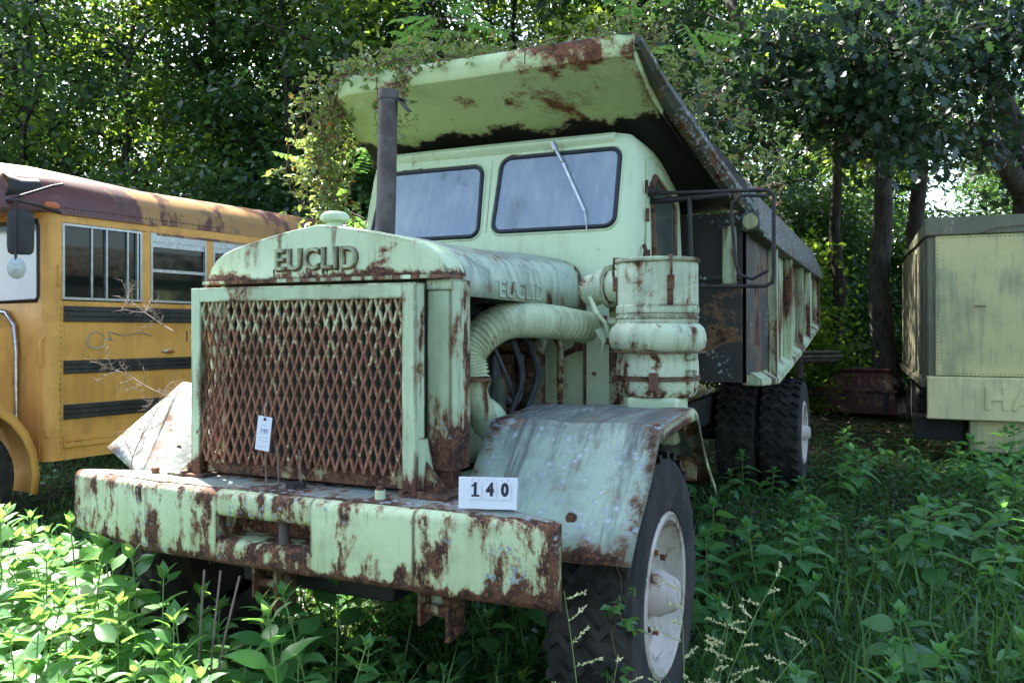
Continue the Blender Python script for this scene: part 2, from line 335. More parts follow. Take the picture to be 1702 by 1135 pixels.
# numpy leaf clouds --------------------------------------------------------
def leaf_template(k='rhomb'):
    if k == 'rhomb': return np.array([(0, 0, 0), (.28, .45, .06), (0, 1, -.05), (-.28, .45, .06)], float), [(0, 1, 2), (0, 2, 3)]
    if k == 'lobed':
        pts = [(0, 0), (.12, .12), (.34, .22), (.16, .36), (.42, .52), (.18, .62), (.26, .85), (0, 1), (-.26, .85), (-.18, .62), (-.42, .52), (-.16, .36), (-.34, .22), (-.12, .12)]
        v = [(x, y, .12*abs(x)-.12*y*y) for x, y in pts]+[(0, .45, 0)]
        return np.array(v, float), [(14, i, (i+1) % 14) for i in range(14)]
    if k == 'blade':
        return np.array([(-.02, 0, 0), (.02, 0, 0), (-.018, .5, .08), (.018, .5, .08), (0, 1, -.12)], float), [(0, 1, 3, 2), (2, 3, 4)]
    if k in ('ovate', 'broad'):
        V = []; F = []; ys = [0, .07, .2, .38, .58, .78, .92, 1.0]; ws = [.015, .16, .31, .35, .27, .14, .045, .0] if k == 'broad' else [.012, .11, .23, .265, .215, .115, .035, .0]
        for y, wd in zip(ys, ws):
            dz = -.34*y*y+.10*y
            V += [(-wd, y, dz+.16*wd+.02*math.sin(9*y)), (0, y, dz-.02), (wd, y, dz+.16*wd+.02*math.cos(9*y))]
        for i in range(7): F += [(3*i, 3*i+1, 3*i+4, 3*i+3), (3*i+1, 3*i+2, 3*i+5, 3*i+4)]
        return np.array(V, float), F
def leaf_cloud(pos, dirs, nrm, size, kind, seed=0, rnd=None):
    T, F = leaf_template(kind); pos = np.asarray(pos, float); N = len(pos); k = len(T)
    dirs = np.asarray(dirs, float); dirs /= np.linalg.norm(dirs, axis=1, keepdims=True)+1e-9
    x = np.cross(dirs, nrm); x /= np.linalg.norm(x, axis=1, keepdims=True)+1e-9; z = np.cross(x, dirs)
    sz = np.asarray(size, float).reshape(-1, 1, 1)*np.ones((N, 1, 1))
    V = (T[None, :, 0:1]*x[:, None]+T[None, :, 1:2]*dirs[:, None]+T[None, :, 2:3]*z[:, None])*sz+pos[:, None]
    me = bpy.data.meshes.new('leaves'); me.vertices.add(N*k); me.vertices.foreach_set('co', V.reshape(-1))
    ls = [len(f) for f in F]; idx = np.concatenate([np.array(f) for f in F]); tot = len(idx)
    I = (idx[None]+(np.arange(N)*k)[:, None]).reshape(-1)
    me.loops.add(N*tot); me.loops.foreach_set('vertex_index', I.astype(np.int32))
    st = np.concatenate([[0], np.cumsum(ls)[:-1]]); S = (st[None]+(np.arange(N)*tot)[:, None]).reshape(-1)
    me.polygons.add(N*len(F)); me.polygons.foreach_set('loop_start', S.astype(np.int32))
    me.polygons.foreach_set('loop_total', np.tile(np.array(ls), N).astype(np.int32))
    if kind in ('ovate', 'broad'): me.polygons.foreach_set('use_smooth', [True]*(N*len(F)))
    me.update(calc_edges=True)
    rg = np.random.RandomState(seed+99); r = rg.rand(N) if rnd is None else rnd
    a = me.attributes.new('rnd', 'FLOAT', 'POINT'); a.data.foreach_set('value', np.repeat(r, k))
    return me
def unit(rg, N):
    v = rg.normal(size=(N, 3)); return v/np.linalg.norm(v, axis=1, keepdims=True)

# ------------------------------------------------------------------ ground
rg = np.random.RandomState(3)
g = MB(); n = 60; S = 170
def gz(x, y):
    return .06*math.sin(x*.7+1)*math.cos(y*.6)+.05*math.sin(x*1.9+y*1.3) - .02
V = []; 
for i in range(n+1):
    for j in range(n+1):
        a = (i/n*2-1); b = (j/n*2-1); x = S*a*abs(a)**1.4; y = S*b*abs(b)**1.4+6
        V.append((x, y, gz(x, y)))
g.add(V, [(i*(n+1)+j, (i+1)*(n+1)+j, (i+1)*(n+1)+j+1, i*(n+1)+j+1) for i in range(n) for j in range(n)])
tag(g.build('ground', M['ground'], smooth=180), kind='structure')

# ------------------------------------------------------------------ dump truck
CX = -2.31
truck = thing('dump_truck', 'big pale green rusting dump truck with mesh grille, standing in the weeds', 'dump truck', (CX, 6.0, 0))
def X(o): return CX+o
# bumper
fy = 2.665
def bump_loop(x, yf, yb, z0, z1, r=.035):
    pts = [(yb, z0), (yf+r, z0)]
    pts += [(yf+r-r*math.sin(a), z0+r-r*math.cos(a)) for a in (R(30), R(60), R(90))]
    pts += [(yf+r-r*math.cos(a), z1-r+r*math.sin(a)) for a in (0, R(22), R(45), R(68), R(90))]
    pts += [(yb, z1)]
    return [(x, y, z) for y, z in pts]
secs = [(-1.235, fy+.07, fy+.12, .80, 1.085), (-.70, fy, fy+.30, .768, 1.078), (-.69, fy, fy+.30, .768, 1.078), (.685, fy, fy+.30, .766, 1.078), (.69, fy-.004, fy+.30, .764, 1.08), (1.235, fy+.075, fy+.115, .745, 1.06)]
# front wall is split round the tow slot
b = MB(); slot = (-.28, .21, .875, .968)
b.loft([bump_loop(X(a[0]), *a[1:]) for a in secs[:3]])
b.loft([bump_loop(X(x), fy, fy+.30, .768, 1.078) for x in (-.69, slot[0])])
b.loft([bump_loop(X(x), fy, fy+.30, slot[3], 1.078, .03) for x in (slot[0], slot[1])])
b.loft([bump_loop(X(x), fy, fy+.30, .768, slot[2], .025) for x in (slot[0], slot[1])])
b.loft([bump_loop(X(x), fy, fy+.30, .767, 1.078) for x in (slot[1], .685)])
b.loft([bump_loop(X(a[0]), *a[1:]) for a in secs[4:]])
bumper = b.build('bumper', M['bumper'], truck, smooth=40)
b = MB()
b.loft([[(X(x), yf, z) for yf, z in ((y0, zz), (y1, zz), (y1, zz+.004), (y0, zz+.004))] for x, y0, y1, zz in ((-1.20, fy+.098, fy+.125, 1.0825), (-.69, fy+.045, fy+.302, 1.0785), (.69, fy+.045, fy+.302, 1.0795), (1.21, fy+.10, fy+.125, 1.0605))])
b.build('bumper_top_plate', M['bumptop'], bumper)
b = MB(); b.tube([(X(.03), fy+.06, slot[2]-.02), (X(.03), fy+.06, slot[3]+.02)], .022, 12); b.build('tow_pin', M['stack'], bumper, smooth=40)
b = MB(); b.span((X(slot[0]), fy+.16, slot[2]-.01), (X(slot[1]), fy+.2, slot[3]+.01)); b.build('tow_pocket', M['plate'], bumper)
b = MB(); b.tube([(X(.0), fy+.17, 1.082), (X(.0), fy+.17, 1.105)], .045, 6); b.build('pin_cap', M['black'], bumper)
b = MB(); b.tube([(X(.46), fy+.12, 1.08), (X(.46), fy+.12, 1.118)], .021, 12); b.build('post_stub', M['cab'], bumper, smooth=40)
b = MB(); b.tube([(X(.46), fy+.12, 1.118), (X(.46), fy+.12, 1.133)], .015, 10); b.build('bolt', M['rust'], bumper, smooth=40)
for bx in (-.84, -.66, .52, .60):
    b = MB(); b.tube([(X(bx), fy+.19, 1.083), (X(bx), fy+.19, 1.108)], .018, 6); b.build('bolt', M['rust'], bumper)
# under-bumper brackets and beam
for bx in (-.13, .70):
    b = MB(); b.span((X(bx)-.075, fy+.13, .60), (X(bx)-.06, fy+.26, .78)); b.span((X(bx)+.06, fy+.11, .56), (X(bx)+.078, fy+.24, .78)); b.span((X(bx)-.06, fy+.2, .62), (X(bx)+.06, fy+.21, .77))
    b.tube([(X(bx)-.09, fy+.17, .66), (X(bx)+.1, fy+.17, .66)], .02, 10); b.tube([(X(bx)+.07, fy+.15, .60), (X(bx)+.1, fy+.15, .60)], .018, 8)
    b.build('tow_bracket', M['frame'] if bx > 0 else M['plate'], truck, bevel=.003)
b = MB(); b.span((X(-.95), fy+.45, .66), (X(1.0), fy+.55, .765)); b.build('cross_beam', M['plate'], truck, bevel=.008)
# chassis
b = MB()
for sx in (-.42, .42): b.span((X(sx)-.05, fy+.3, .72), (X(sx)+.05, 11.4, 1.02))
b.span((X(-.4), 3.3, .8), (X(.4), 3.4, .9)); b.span((X(-.4), 6.8, .8), (X(.4), 7.0, 1.0))
b.build('chassis', M['dark'], truck, bevel=.01)
b = MB(); b.tube([(X(-1.1), 3.573, .60), (X(-.7), 3.573, .55), (X(.7), 3.573, .55), (X(1.1), 3.573, .60)], .07, 10); b.build('axle', M['dark'], truck, smooth=40)
b = MB(); b.tube([(X(-1.1), 9.9, .605), (X(1.1), 9.9, .605)], .13, 12); b.build('axle', M['dark'], truck, smooth=40)

b = MB(); b.lathe([(0, -.75), (.25, -.75), (.28, -.72), (.28, .72), (.25, .75), (0, .75)], 24, (X(-.80), 5.15, .82), Matrix.Rotation(R(90), 4, 'X')); b.build('sun_block_tank', M['green'], truck, smooth=40)  # unseen drum added on the left to stop sun reaching under the truck
b = MB(); b.span((X(-.42), 2.98, .60), (X(.40), 5.4, .70)); b.build('sun_block_plate', M['dark'], truck, bevel=.01)  # hidden sheet added to keep the ground below the truck dark
b = MB(); b.span((X(-.70), 3.05, .62), (X(-.69), 4.4, 1.16)); b.build('sun_block_skirt', M['plate'], truck)  # unseen left-hand sheet added against low sun under the hood
# grille guard
gy = 2.87; gx0, gx1 = -.63, .57; gt = 1.945
b = MB()
b.span((X(gx1)-.062, gy, 1.085), (X(gx1), gy+.012, gt)); b.span((X(gx1)-.012, gy+.012, 1.085), (X(gx1), gy+.075, gt))
b.span((X(gx0), gy, 1.085), (X(gx0)+.05, gy+.012, gt)); b.span((X(gx0), gy+.012, 1.085), (X(gx0)+.012, gy+.09, gt))
b.span((X(gx0)+.05, gy+.001, gt-.062), (X(gx1)-.062, gy+.013, gt)); b.span((X(gx0)+.012, gy+.013, gt-.012), (X(gx1)-.012, gy+.10, gt-.001))
b.loft([[(X(gx1)-.002, gy+.013, 1.086), (X(gx1)-.002, gy+.17, 1.086), (X(gx1)-.002, gy+.09, 1.31), (X(gx1)-.002, gy+.013, 1.31)], [(X(gx1)+.006, gy+.013, 1.086), (X(gx1)+.006, gy+.17, 1.086), (X(gx1)+.006, gy+.09, 1.31), (X(gx1)+.006, gy+.013, 1.31)]])
b.loft([[(X(gx1)+.006, gy+.06, 1.088), (X(gx1)+.006, gy+.075, 1.088), (X(gx1)+.006, gy+.075, 1.22)], [(X(gx1)+.13, gy+.06, 1.088), (X(gx1)+.13, gy+.075, 1.088), (X(gx1)+.008, gy+.075, 1.22)]])
b.span((X(gx1)-.05, gy-.03, 1.0845), (X(gx1)+.16, gy+.19, 1.096))
b.span((X(gx0)-.12, gy-.03, 1.0845), (X(gx0)+.10, gy+.14, 1.096))
b.loft([[(X(gx0)-.09, gy+.013, 1.096), (X(gx0)+.0, gy+.013, 1.096), (X(gx0)+.0, gy+.013, 1.16)], [(X(gx0)-.09, gy+.025, 1.096), (X(gx0), gy+.025, 1.096), (X(gx0), gy+.025, 1.16)]])
gf = b.build('grille_frame', M['frame'], truck, bevel=.003)
b = MB(); p = .0236; rnd = random.Random(5)
sx0, sx1 = gx0+.045, gx1-.055; N = int((sx1-sx0)/p); zt, zb = gt-.045, 1.165; hs = .0615
for i in range(N+1):
    z = zt; k = 0; xc = sx0+i*(sx1-sx0)/N
    def px_(k): return xc+((1 if (i+k) % 2 else -1)*p/2*.93)
    def yy(x, z):
        d = math.exp(-((x-sx0)/.16)**2)*math.sin(max(0, min(1, (zt-z)/(zt-zb)))*math.pi)
        return gy+.02+.028*d*math.sin(9*z)
    while z > zb+.01:
        z2 = max(zb-.01, z-hs)
        j = rnd.uniform(-.0016, .0016)
        xa, xb = px_(k), px_(k+1)
        b.bar((X(xa), yy(xa, z), z+.006), (X(xb)+j, yy(xb, z2)-.004*((i+k) % 2), z2-.006), .0105, .012, up=(0, 1, 0))
        z = z2; k += 1
b.build('grille_screen', M['screen'], gf)
b = MB(); b.span((X(gx0)+.06, gy+.035, 1.10), (X(gx1)-.05, gy+.055, 1.185)); b.span((X(gx0)+.04, gy+.03, 1.178), (X(gx1)-.05, gy+.07, 1.192)); b.build('lower_plate', M['plate'], gf, bevel=.006)
b = MB(); b.span((X(gx0)+.14, gy+.045, 1.18), (X(gx0)+.17, gy+.055, 1.92)); b.build('screen_brace', M['frame'], gf)
# radiator and shell
b = MB(); b.span((X(-.62), 3.03, 1.12), (X(.62), 3.14, 2.0)); b.build('radiator_core', M['core'], truck)
half = [(0, 2.224), (.15, 2.205), (.30, 2.178), (.42, 2.152), (.50, 2.132), (.555, 2.112), (.60, 2.083), (.632, 2.048), (.652, 2.01), (.66, 1.985)]
prof = [(-x, z) for x, z in half[::-1]]+half[1:]
b = MB(); loops = []
for y, sc, dz in ((2.985, .962, -.012), (2.99, .985, -.004), (3.005, 1, 0), (3.14, 1.0, 0)):
    loops.append([(X(x*sc), y, 1.985+(z-1.985)*sc+dz*0+(0 if z > 1.99 else 0)) for x, z in prof])
b.loft(loops)
shell = b.build('radiator_shell', M['shell'], truck, smooth=35)
b = MB(); b.span((X(-.665), 2.972, 1.966), (X(.665), 3.10, 1.983)); b.build('shell_flange', M['rust'], shell, bevel=.003)
rn = random.Random(8); b = MB(); x = -.66
while x < .62:
    L = rn.uniform(.03, .08); b = MB(); b.span((X(x), 2.968, 1.968), (X(x+L), 2.975, 1.984)); b.build('flange_clip', M['frame'], shell); x += L+rn.uniform(.015, .06)
for sx in (-1, 1):
    b = MB()
    b.span((X(sx*.548), 3.005, 1.17), (X(sx*.655), 3.03, 1.965)); 
    pts = [(sx*.655, 3.01), (sx*.668, 3.02), (sx*.675, 3.04), (sx*.675, 3.15), (sx*.66, 3.15), (sx*.655, 3.05)]
    b.loft([[(X(u), v, z) for u, v in pts] for z in (1.17, 1.95, 1.965)])
    b.span((X(sx*.55), 3.01, 1.09), (X(sx*.66), 3.10, 1.169))
    for k in range(2): b.span((X(sx*.676)-.003, 3.055+.045*k, 1.20), (X(sx*.676)+.005, 3.08+.045*k, 1.27))
    b.span((X(sx*.545), 2.998, 1.92), (X(sx*.67), 3.004, 1.965))
    b.build('shell_column', M['shellside'], shell, bevel=.004)
# EUCLID lettering: raised letters with rusty shadows where they stood
FR = lambda x, y, z: Matrix.Translation(Vector((x, y, z))-ORG[truck.name]) @ FRONT
me = text_mesh('EUCLID', .135, .006, .000, FR(X(-.01), 2.976, 2.065), xs=.93, spacing=1.08, bevel=.0015)
link('lettering', me, shell, M['frame'])
rn = random.Random(12)
for dx_, L, w_ in ((-.245, .035, .010), (-.165, .055, .022), (-.15, .04, .012), (-.06, .03, .014), (.03, .05, .016), (.05, .035, .01), (.135, .06, .018), (.20, .045, .010)):
    P = [(-w_/2, 0), (w_/2, 0), (w_*.42, -L*.5), (w_*.2, -L), (-w_*.15, -L*.9), (-w_*.4, -L*.45)]
    b = MB(); b.loft([[(X(dx_+u), y, 2.028+v) for u, v in P] for y in (2.9835, 2.984)]); b.build('rust_drip', M['rust'], shell)
me = text_mesh('EUCLID', .135, .0012, .006, FR(X(-.01)+.002, 2.9832, 2.062), xs=.93, spacing=1.08)
link('letter_rust_edge', me, shell, M['rust'])
b = MB(); b.lathe([(.03, 2.19), (.035, 2.235), (.062, 2.245), (.066, 2.262), (.062, 2.272), (.045, 2.284), (.0, 2.288)], 20, (X(.03), 3.07, 0)); b.lathe([(.038, 2.19), (.038, 2.232)], 16, (X(.03), 3.07, 0))
b.build('radiator_cap', M['cab'], shell, smooth=40)
# hood
def hoodz(x): 
    ax = abs(x)
    for (x0, z0), (x1, z1) in zip(half, half[1:]):
        if x0 <= ax <= x1: return z0+(z1-z0)*(ax-x0)/(x1-x0)
    return 1.985
hp = [(0, 2.215), (.3, 2.17), (.46, 2.135), (.55, 2.10), (.605, 2.062), (.638, 2.015), (.650, 1.97), (.652, 1.90)]
hpr = [(-x, z) for x, z in hp[::-1]]+hp[1:]
hp2 = [(0, 2.235), (.3, 2.205), (.47, 2.178), (.57, 2.15), (.625, 2.12), (.652, 2.075), (.660, 2.01), (.660, 1.885)]
hpr2 = [(-x, z) for x, z in hp2[::-1]]+hp2[1:]
b = MB(); loops = []
for i in range(15):
    t = i/14; y = 3.13+t*1.47; loops.append([(X(x+(x2-x)*t), y-(.05*math.sin(x*9)+.04 if (t > .99 and z > 2.0) else 0), z+(z2-z)*t+.006*math.sin(7*t+3*x)*(z > 2)) for (x, z), (x2, z2) in zip(hpr, hpr2)])
b.loft(loops, cap=False, closed=False)
hood = b.build('hood', M['hood'], truck, smooth=50, solid=.006)
b = MB(); b.span((X(-.66), 3.15, 1.15), (X(-.655), 4.6, 1.90)); b.build('light_block_panel', M['green'], hood)  # unseen left panel added to keep light out of the engine bay
HL = Matrix.Translation(Vector((X(.6535), 3.78, 1.948))-ORG[truck.name]) @ Matrix.Rotation(R(90), 4, 'Z') @ FRONT
HL = Matrix.Translation((.0075, -.05, -.006)) @ HL
link('lettering', text_mesh('EUCLID', .11, .003, .002, HL, xs=1.35, spacing=1.1), hood, M['hood'])
HL2 = Matrix.Translation((-.0015, .004, -.003)) @ HL
link('letter_rust_edge', text_mesh('EUCLID', .11, .0015, .002, HL2, xs=1.35, spacing=1.1), hood, M['rust'])
# exhaust stack
b = MB(); sx, sy = X(-.255), 3.9
pts = [(sx+.0, sy, 2.1), (sx+.015, sy, 2.5), (sx+.03, sy, 3.075)]
b.tube(pts, [.056, .054, .052], 20, cap=False); b.tube(pts[::-1], [.047, .049, .05], 20, cap=False); b.tube([(sx+.029, sy, 3.03), (sx+.03, sy, 3.08)], [.057, .057], 20, cap=False)
st = b.build('exhaust_stack', M['stack'], truck, smooth=40)
b = MB(); b.box((sx+.11, sy+.03, 3.00), (.09, .07, .006), (0, R(50), 0)); b.box((sx+.085, sy+.03, 3.035), (.05, .07, .006), (0, R(12), 0)); b.build('rain_flap', M['stack'], st)
# cab
def rrect(x0, x1, y0, y1, r, z, n=5, lean=0):
    P = []
    for cx_, cy_, a0 in ((x1-r, y0+r, -90), (x1-r, y1-r, 0), (x0+r, y1-r, 90), (x0+r, y0+r, 180)):
        for k in range(n+1):
            a = R(a0+90*k/n); P.append((cx_+r*math.cos(a), cy_+r*math.sin(a), z))
    return P
cz = [(1.20, .945, 4.65, 0), (2.20, .955, 4.645, 0), (2.36, .955, 4.66, 0), (2.60, .945, 4.71, 0), (2.80, .93, 4.75, 0), (2.86, .922, 4.765, 0), (2.905, .905, 4.785, 0), (2.94, .875, 4.82, 0), (2.962, .82, 4.88, 0), (2.972, .7, 5.0, 0), (2.976, .4, 5.2, 0)]
b = MB(); loops = []
for z, hw, y0, _ in cz:
    y1 = 5.92-(max(0, z-2.78)*1.0 if z < 2.95 else .22); loops.append(rrect(X(-hw), X(hw), y0, y1, .085 if z > 2.3 else .05, z))
b.loft(loops)
cab = b.build('cab', M['cab'], truck, smooth=40)
def fyc(z): # cab front plane
    for (z0, _, y0, _), (z1, _, y1, _) in zip(cz, cz[1:]):
        if z0 <= z <= z1: return y0+(y1-y0)*(z-z0)/(z1-z0)
    return 4.65
def pane_loop(x0, x1, z0, z1, r, tx0=0, tx1=0, off=.0, n=5):
    P = []
    for cx_, cz_, a0 in ((x1-r, z0+r, -90), (x1-r, z1-r, 0), (x0+r, z1-r, 90), (x0+r, z0+r, 180)):
        for k in range(n+1):
            a = R(a0+90*k/n); z = cz_+r*math.sin(a); x = cx_+r*math.cos(a)
            tt = (z-z0)/(z1-z0); x += (tx0 if x < (x0+x1)/2 else tx1)*tt
            P.append((X(x), fyc(z)+off, z))
    return P
for x0, x1, z0, z1, t0, t1 in ((-.86, -.055, 2.345, 2.80, .06, -.01), (.045, .835, 2.365, 2.835, .03, .012)):
    lp = pane_loop(x0, x1, z0, z1, .06, t0, t1, -.006)
    b = MB(); b.loft([lp, [(x, y+.004, z) for x, y, z in lp]]); pane = b.build('windshield', M['windshield'], cab)
    b = MB(); b.tube(lp, .013, 8, closed=True); gk = b.build('window_gasket', M['gasket'], pane, smooth=60)
    lp2 = pane_loop(x0-.02, x1+.02, z0-.02, z1+.02, .075, t0, t1, -.002)
    b = MB(); b.tube(lp2, .006, 6, closed=True); b.build('window_seam', M['cab'], pane, smooth=60)
# visor gutter
b = MB(); gpts = [(2.86, .0), (2.895, -.035), (2.915, -.04), (2.945, .01), (2.945, .045), (2.88, .03)]
b.loft([[(X(x), 4.775+dy+.03*(x/.8)**2*.5, z) for z, dy in gpts] for x in (-.84, -.4, 0, .4, .80)]); b.build('roof_visor', M['cab'], cab, bevel=.006)
# front panel seams
b = MB(); b.tube([(X(.0), fyc(z)-.001, z) for z in (2.36, 2.6, 2.83)], .002, 5); b.build('panel_seam', M['shellside'], cab)
# wiper hanging down
b = MB(); wp = [(X(.435), fyc(2.86)-.05, 2.88), (X(.50), fyc(2.78)-.05, 2.77), (X(.60), fyc(2.6)-.045, 2.60), (X(.66), fyc(2.45)-.04, 2.46)]
b.tube(wp[:2], .012, 8); b.bar(wp[1], wp[3], .014, .008, up=(0, 1, .1)); b.tube([wp[3], (X(.675), fyc(2.35)-.02, 2.34)], .004, 6); b.tube([(X(.425), fyc(2.86)-.055, 2.90), (X(.45), fyc(2.84)-.05, 2.85)], .018, 8)
b.build('wiper', M['chrome'], cab, smooth=40)
# door with window on the side facing right
dx = .957
def sidex(z):
    for (z0, h0, _, _), (z1, h1, _, _) in zip(cz, cz[1:]):
        if z0 <= z <= z1: return h0+(h1-h0)*(z-z0)/(z1-z0)
    return .95
def side_plate(pts, off, th):
    a = [(X(sidex(z)+off), y, z) for y, z in pts]; return [a, [(x-th, y, z) for x, y, z in a]]
b = MB(); b.loft(side_plate([(4.90, 1.45), (5.74, 1.45), (5.74, 2.66), (5.60, 2.77), (5.10, 2.84), (4.98, 2.80), (4.88, 2.3)], .014, .013))
door = b.build('door', M['green'], cab, bevel=.004)
wl = [(5.06, 2.14), (5.58, 2.14), (5.60, 2.58), (5.50, 2.64), (5.14, 2.72), (5.06, 2.66)]
b = MB(); b.loft(side_plate(wl, .020, .005)); dw = b.build('door_window', M['sideglass'], door)
b = MB(); q = [(X(sidex(z)+.018), y, z) for y, z in wl]; b.tube(q, .020, 6, closed=True); b.build('window_frame', M['rust'], dw)
for hz in (1.8, 2.2, 2.45, 2.62):
    b = MB(); b.tube([(X(sidex(hz)+.02), 4.90, hz-.04), (X(sidex(hz)+.02), 4.90, hz+.04)], .011, 8); b.build('hinge', M['rust'], door, smooth=40)
b = MB(); b.tube([(X(.97), 4.78, 2.12), (X(.985), 4.78, 2.18), (X(.985), 4.80, 2.23), (X(.97), 4.82, 2.26)], .012, 8); b.build('marker_lamp', M['redpaint'], cab, smooth=50)
b = MB(); b.span((X(.66), 4.635, 1.22), (X(.67), 4.646, 2.05)); b.tube([(X(.80), 4.64, 1.69), (X(.80), 4.632, 1.69)], .02, 12); b.build('firewall_trim', M['rust'], cab)
b = MB(); b.bar((X(.52), 4.60, 1.60), (X(.64), 4.62, 1.66), .03, .03); b.tube([(X(.64), 4.63, 1.66), (X(.64), 4.58, 1.66)], .03, 10); b.build('latch', M['rust'], cab)
# mirror frames
def mirror(side, sc=1.0):
    b = MB(); s_ = side; e = lambda o, y, z: (X(s_*o), y, z)
    b.tube([e(.95, 5.02, 2.60), e(1.2, 5.0, 2.585), e(1.60, 5.0, 2.57), e(1.66, 5.0, 2.565), e(1.69, 5.0, 2.54), e(1.69, 5.0, 2.48), e(1.69, 5.0, 2.08), e(1.68, 5.0, 2.03), e(1.64, 5.0, 2.01), e(1.35, 5.0, 2.015), e(.95, 5.0, 2.02)], .0115, 8)
    b.tube([e(.95, 5.05, 2.55), e(1.15, 5.03, 2.555), e(1.44, 5.0, 2.555)], .018, 8)
    b.tube([e(1.20, 5.0, 2.56), e(1.215, 5.0, 2.02)], .013, 8)
    b.tube([e(1.66, 4.98, 2.53), e(1.52, 4.97, 2.54), e(1.46, 4.96, 2.50), e(1.455, 4.96, 2.45), e(1.48, 4.96, 2.15), e(1.50, 4.96, 2.08), e(1.57, 4.97, 2.05), e(1.66, 4.98, 2.10)], .010, 8)
    b.tube([e(.93, 5.0, 2.62), e(.99, 5.0, 2.59)], .028, 8)
    return b.build('mirror_frame', M['mirror_steel'], truck, smooth=50)
mirror(1)
b = MB(); b.tube([(X(-.93), 5.0, 2.30), (X(-1.2), 4.95, 2.27), (X(-1.42), 4.9, 2.22), (X(-1.46), 4.9, 2.15), (X(-1.46), 4.9, 1.9)], .014, 8); b.tube([(X(-.93), 5.0, 2.26), (X(-1.15), 4.95, 2.23), (X(-1.22), 4.93, 2.18), (X(-1.22), 4.93, 1.95)], .012, 8); b.tube([(X(-1.36), 4.9, 2.19), (X(-1.36), 4.9, 2.0)], [.05, .055], 10)
b.build('mirror_frame', M['mirror_steel'], truck, smooth=50)

# fenders
def fender(pts_rows, name='fender'):
    b = MB(); b.loft(pts_rows, cap=False, closed=False); return b.build(name, M['fender'], truck, smooth=16, solid=.007)
def bez(pts, k=5):
    out = []
    for (a, b_) in zip(pts, pts[1:]):
        for i in range(k): t = i/k; out.append(tuple(p+(q-p)*t for p, q in zip(a, b_)))
    out.append(pts[-1]); return out
fp = bez([(2.857, .915), (3.275, 1.335), (3.315, 1.362), (3.86, 1.385), (3.91, 1.365), (4.36, .955)], 5)
rows = []
for i in range(9):
    t = i/8; xo = .71+t*.755
    rows.append([(X(xo)+.006*math.sin(9*y+5*t), y+.008*math.sin(11*t+3*z)+(.03*(t-.5) if y < 2.9 else 0), z+.006*math.sin(13*t+7*y)-(.02 if (y < 2.87 and t > .5) else 0)-(.012*math.sin(t*6) if y < 2.87 else 0)) for y, z in fp])
f1 = fender(rows)
# turned-down outer lip and a torn corner
b = MB(); rr = []
for dx_, dz_ in ((0, 0), (.012, -.012), (.014, -.05)): rr.append([(X(1.465)+.006*math.sin(9*y+5)+dx_, y, z+dz_+.006*math.sin(13+7*y)) for y, z in fp[6:]])
b.loft(rr, cap=False, closed=False); b.build('fender_lip', M['green'], f1, smooth=60, solid=.005)
b = MB(); b.tube([(X(1.2), 2.99, 1.03), (X(1.2), 2.965, 1.04)], .022, 12); b.build('bolt', M['rust'], f1, smooth=40)
b = MB(); b.span((X(.95), 4.15, 1.0), (X(1.42), 4.18, 1.12)); b.build('fender_brace', M['plate'], f1)
b = MB(); b.span((X(1.0), 3.9, 1.28), (X(1.42), 3.94, 1.33)); b.build('fender_brace', M['plate'], f1)
b = MB(); b.span((X(1.10), 4.02, 1.19), (X(1.36), 4.26, 1.42)); b.build('fender_bracket', M['cab'], truck, bevel=.02)
def fpt(o, y, z): return Vector((X(o), y, z))
E0, A0, B0, C0, D0 = fpt(-.70, 3.30, 1.40), fpt(-1.14, 3.31, 1.475), fpt(-1.275, 2.95, 1.165), fpt(-.94, 2.86, 1.05), fpt(-.70, 2.86, .93)
def quadgrid(a, b_, c, d, n, amp):
    rows = []
    for i in range(n+1):
        u = i/n; rows.append([(a.lerp(b_, u)).lerp(d.lerp(c, u), j/n)+Vector((0, amp*math.sin(7*u+5*j/n), amp*math.sin(11*u+3*j/n)))*math.sin(math.pi*u)*math.sin(math.pi*j/n) for j in range(n+1)])
    return rows
b = MB(); b.loft(quadgrid(E0, A0, C0, D0, 8, .012), cap=False, closed=False); f2 = b.build('fender', M['fenderdark'], truck, smooth=16, solid=.007)
b = MB(); b.loft(quadgrid(A0, B0, C0.lerp(B0, .02), C0, 6, .006), cap=False, closed=False); b.build('bent_corner', M['fenderdark'], f2, smooth=16, solid=.007)
b = MB(); b.loft([[E0, fpt(-.70, 3.9, 1.38), fpt(-.70, 4.35, .95)], [A0, fpt(-1.14, 3.9, 1.38), fpt(-1.14, 4.35, .95)]], cap=False, closed=False); b.build('fender_rear', M['fender'], f2, smooth=16, solid=.007)
b = MB(); b.tube([fpt(-.88, 3.06, 1.16), fpt(-.88, 3.03, 1.17)], .02, 10); b.build('bolt', M['rust'], f2)

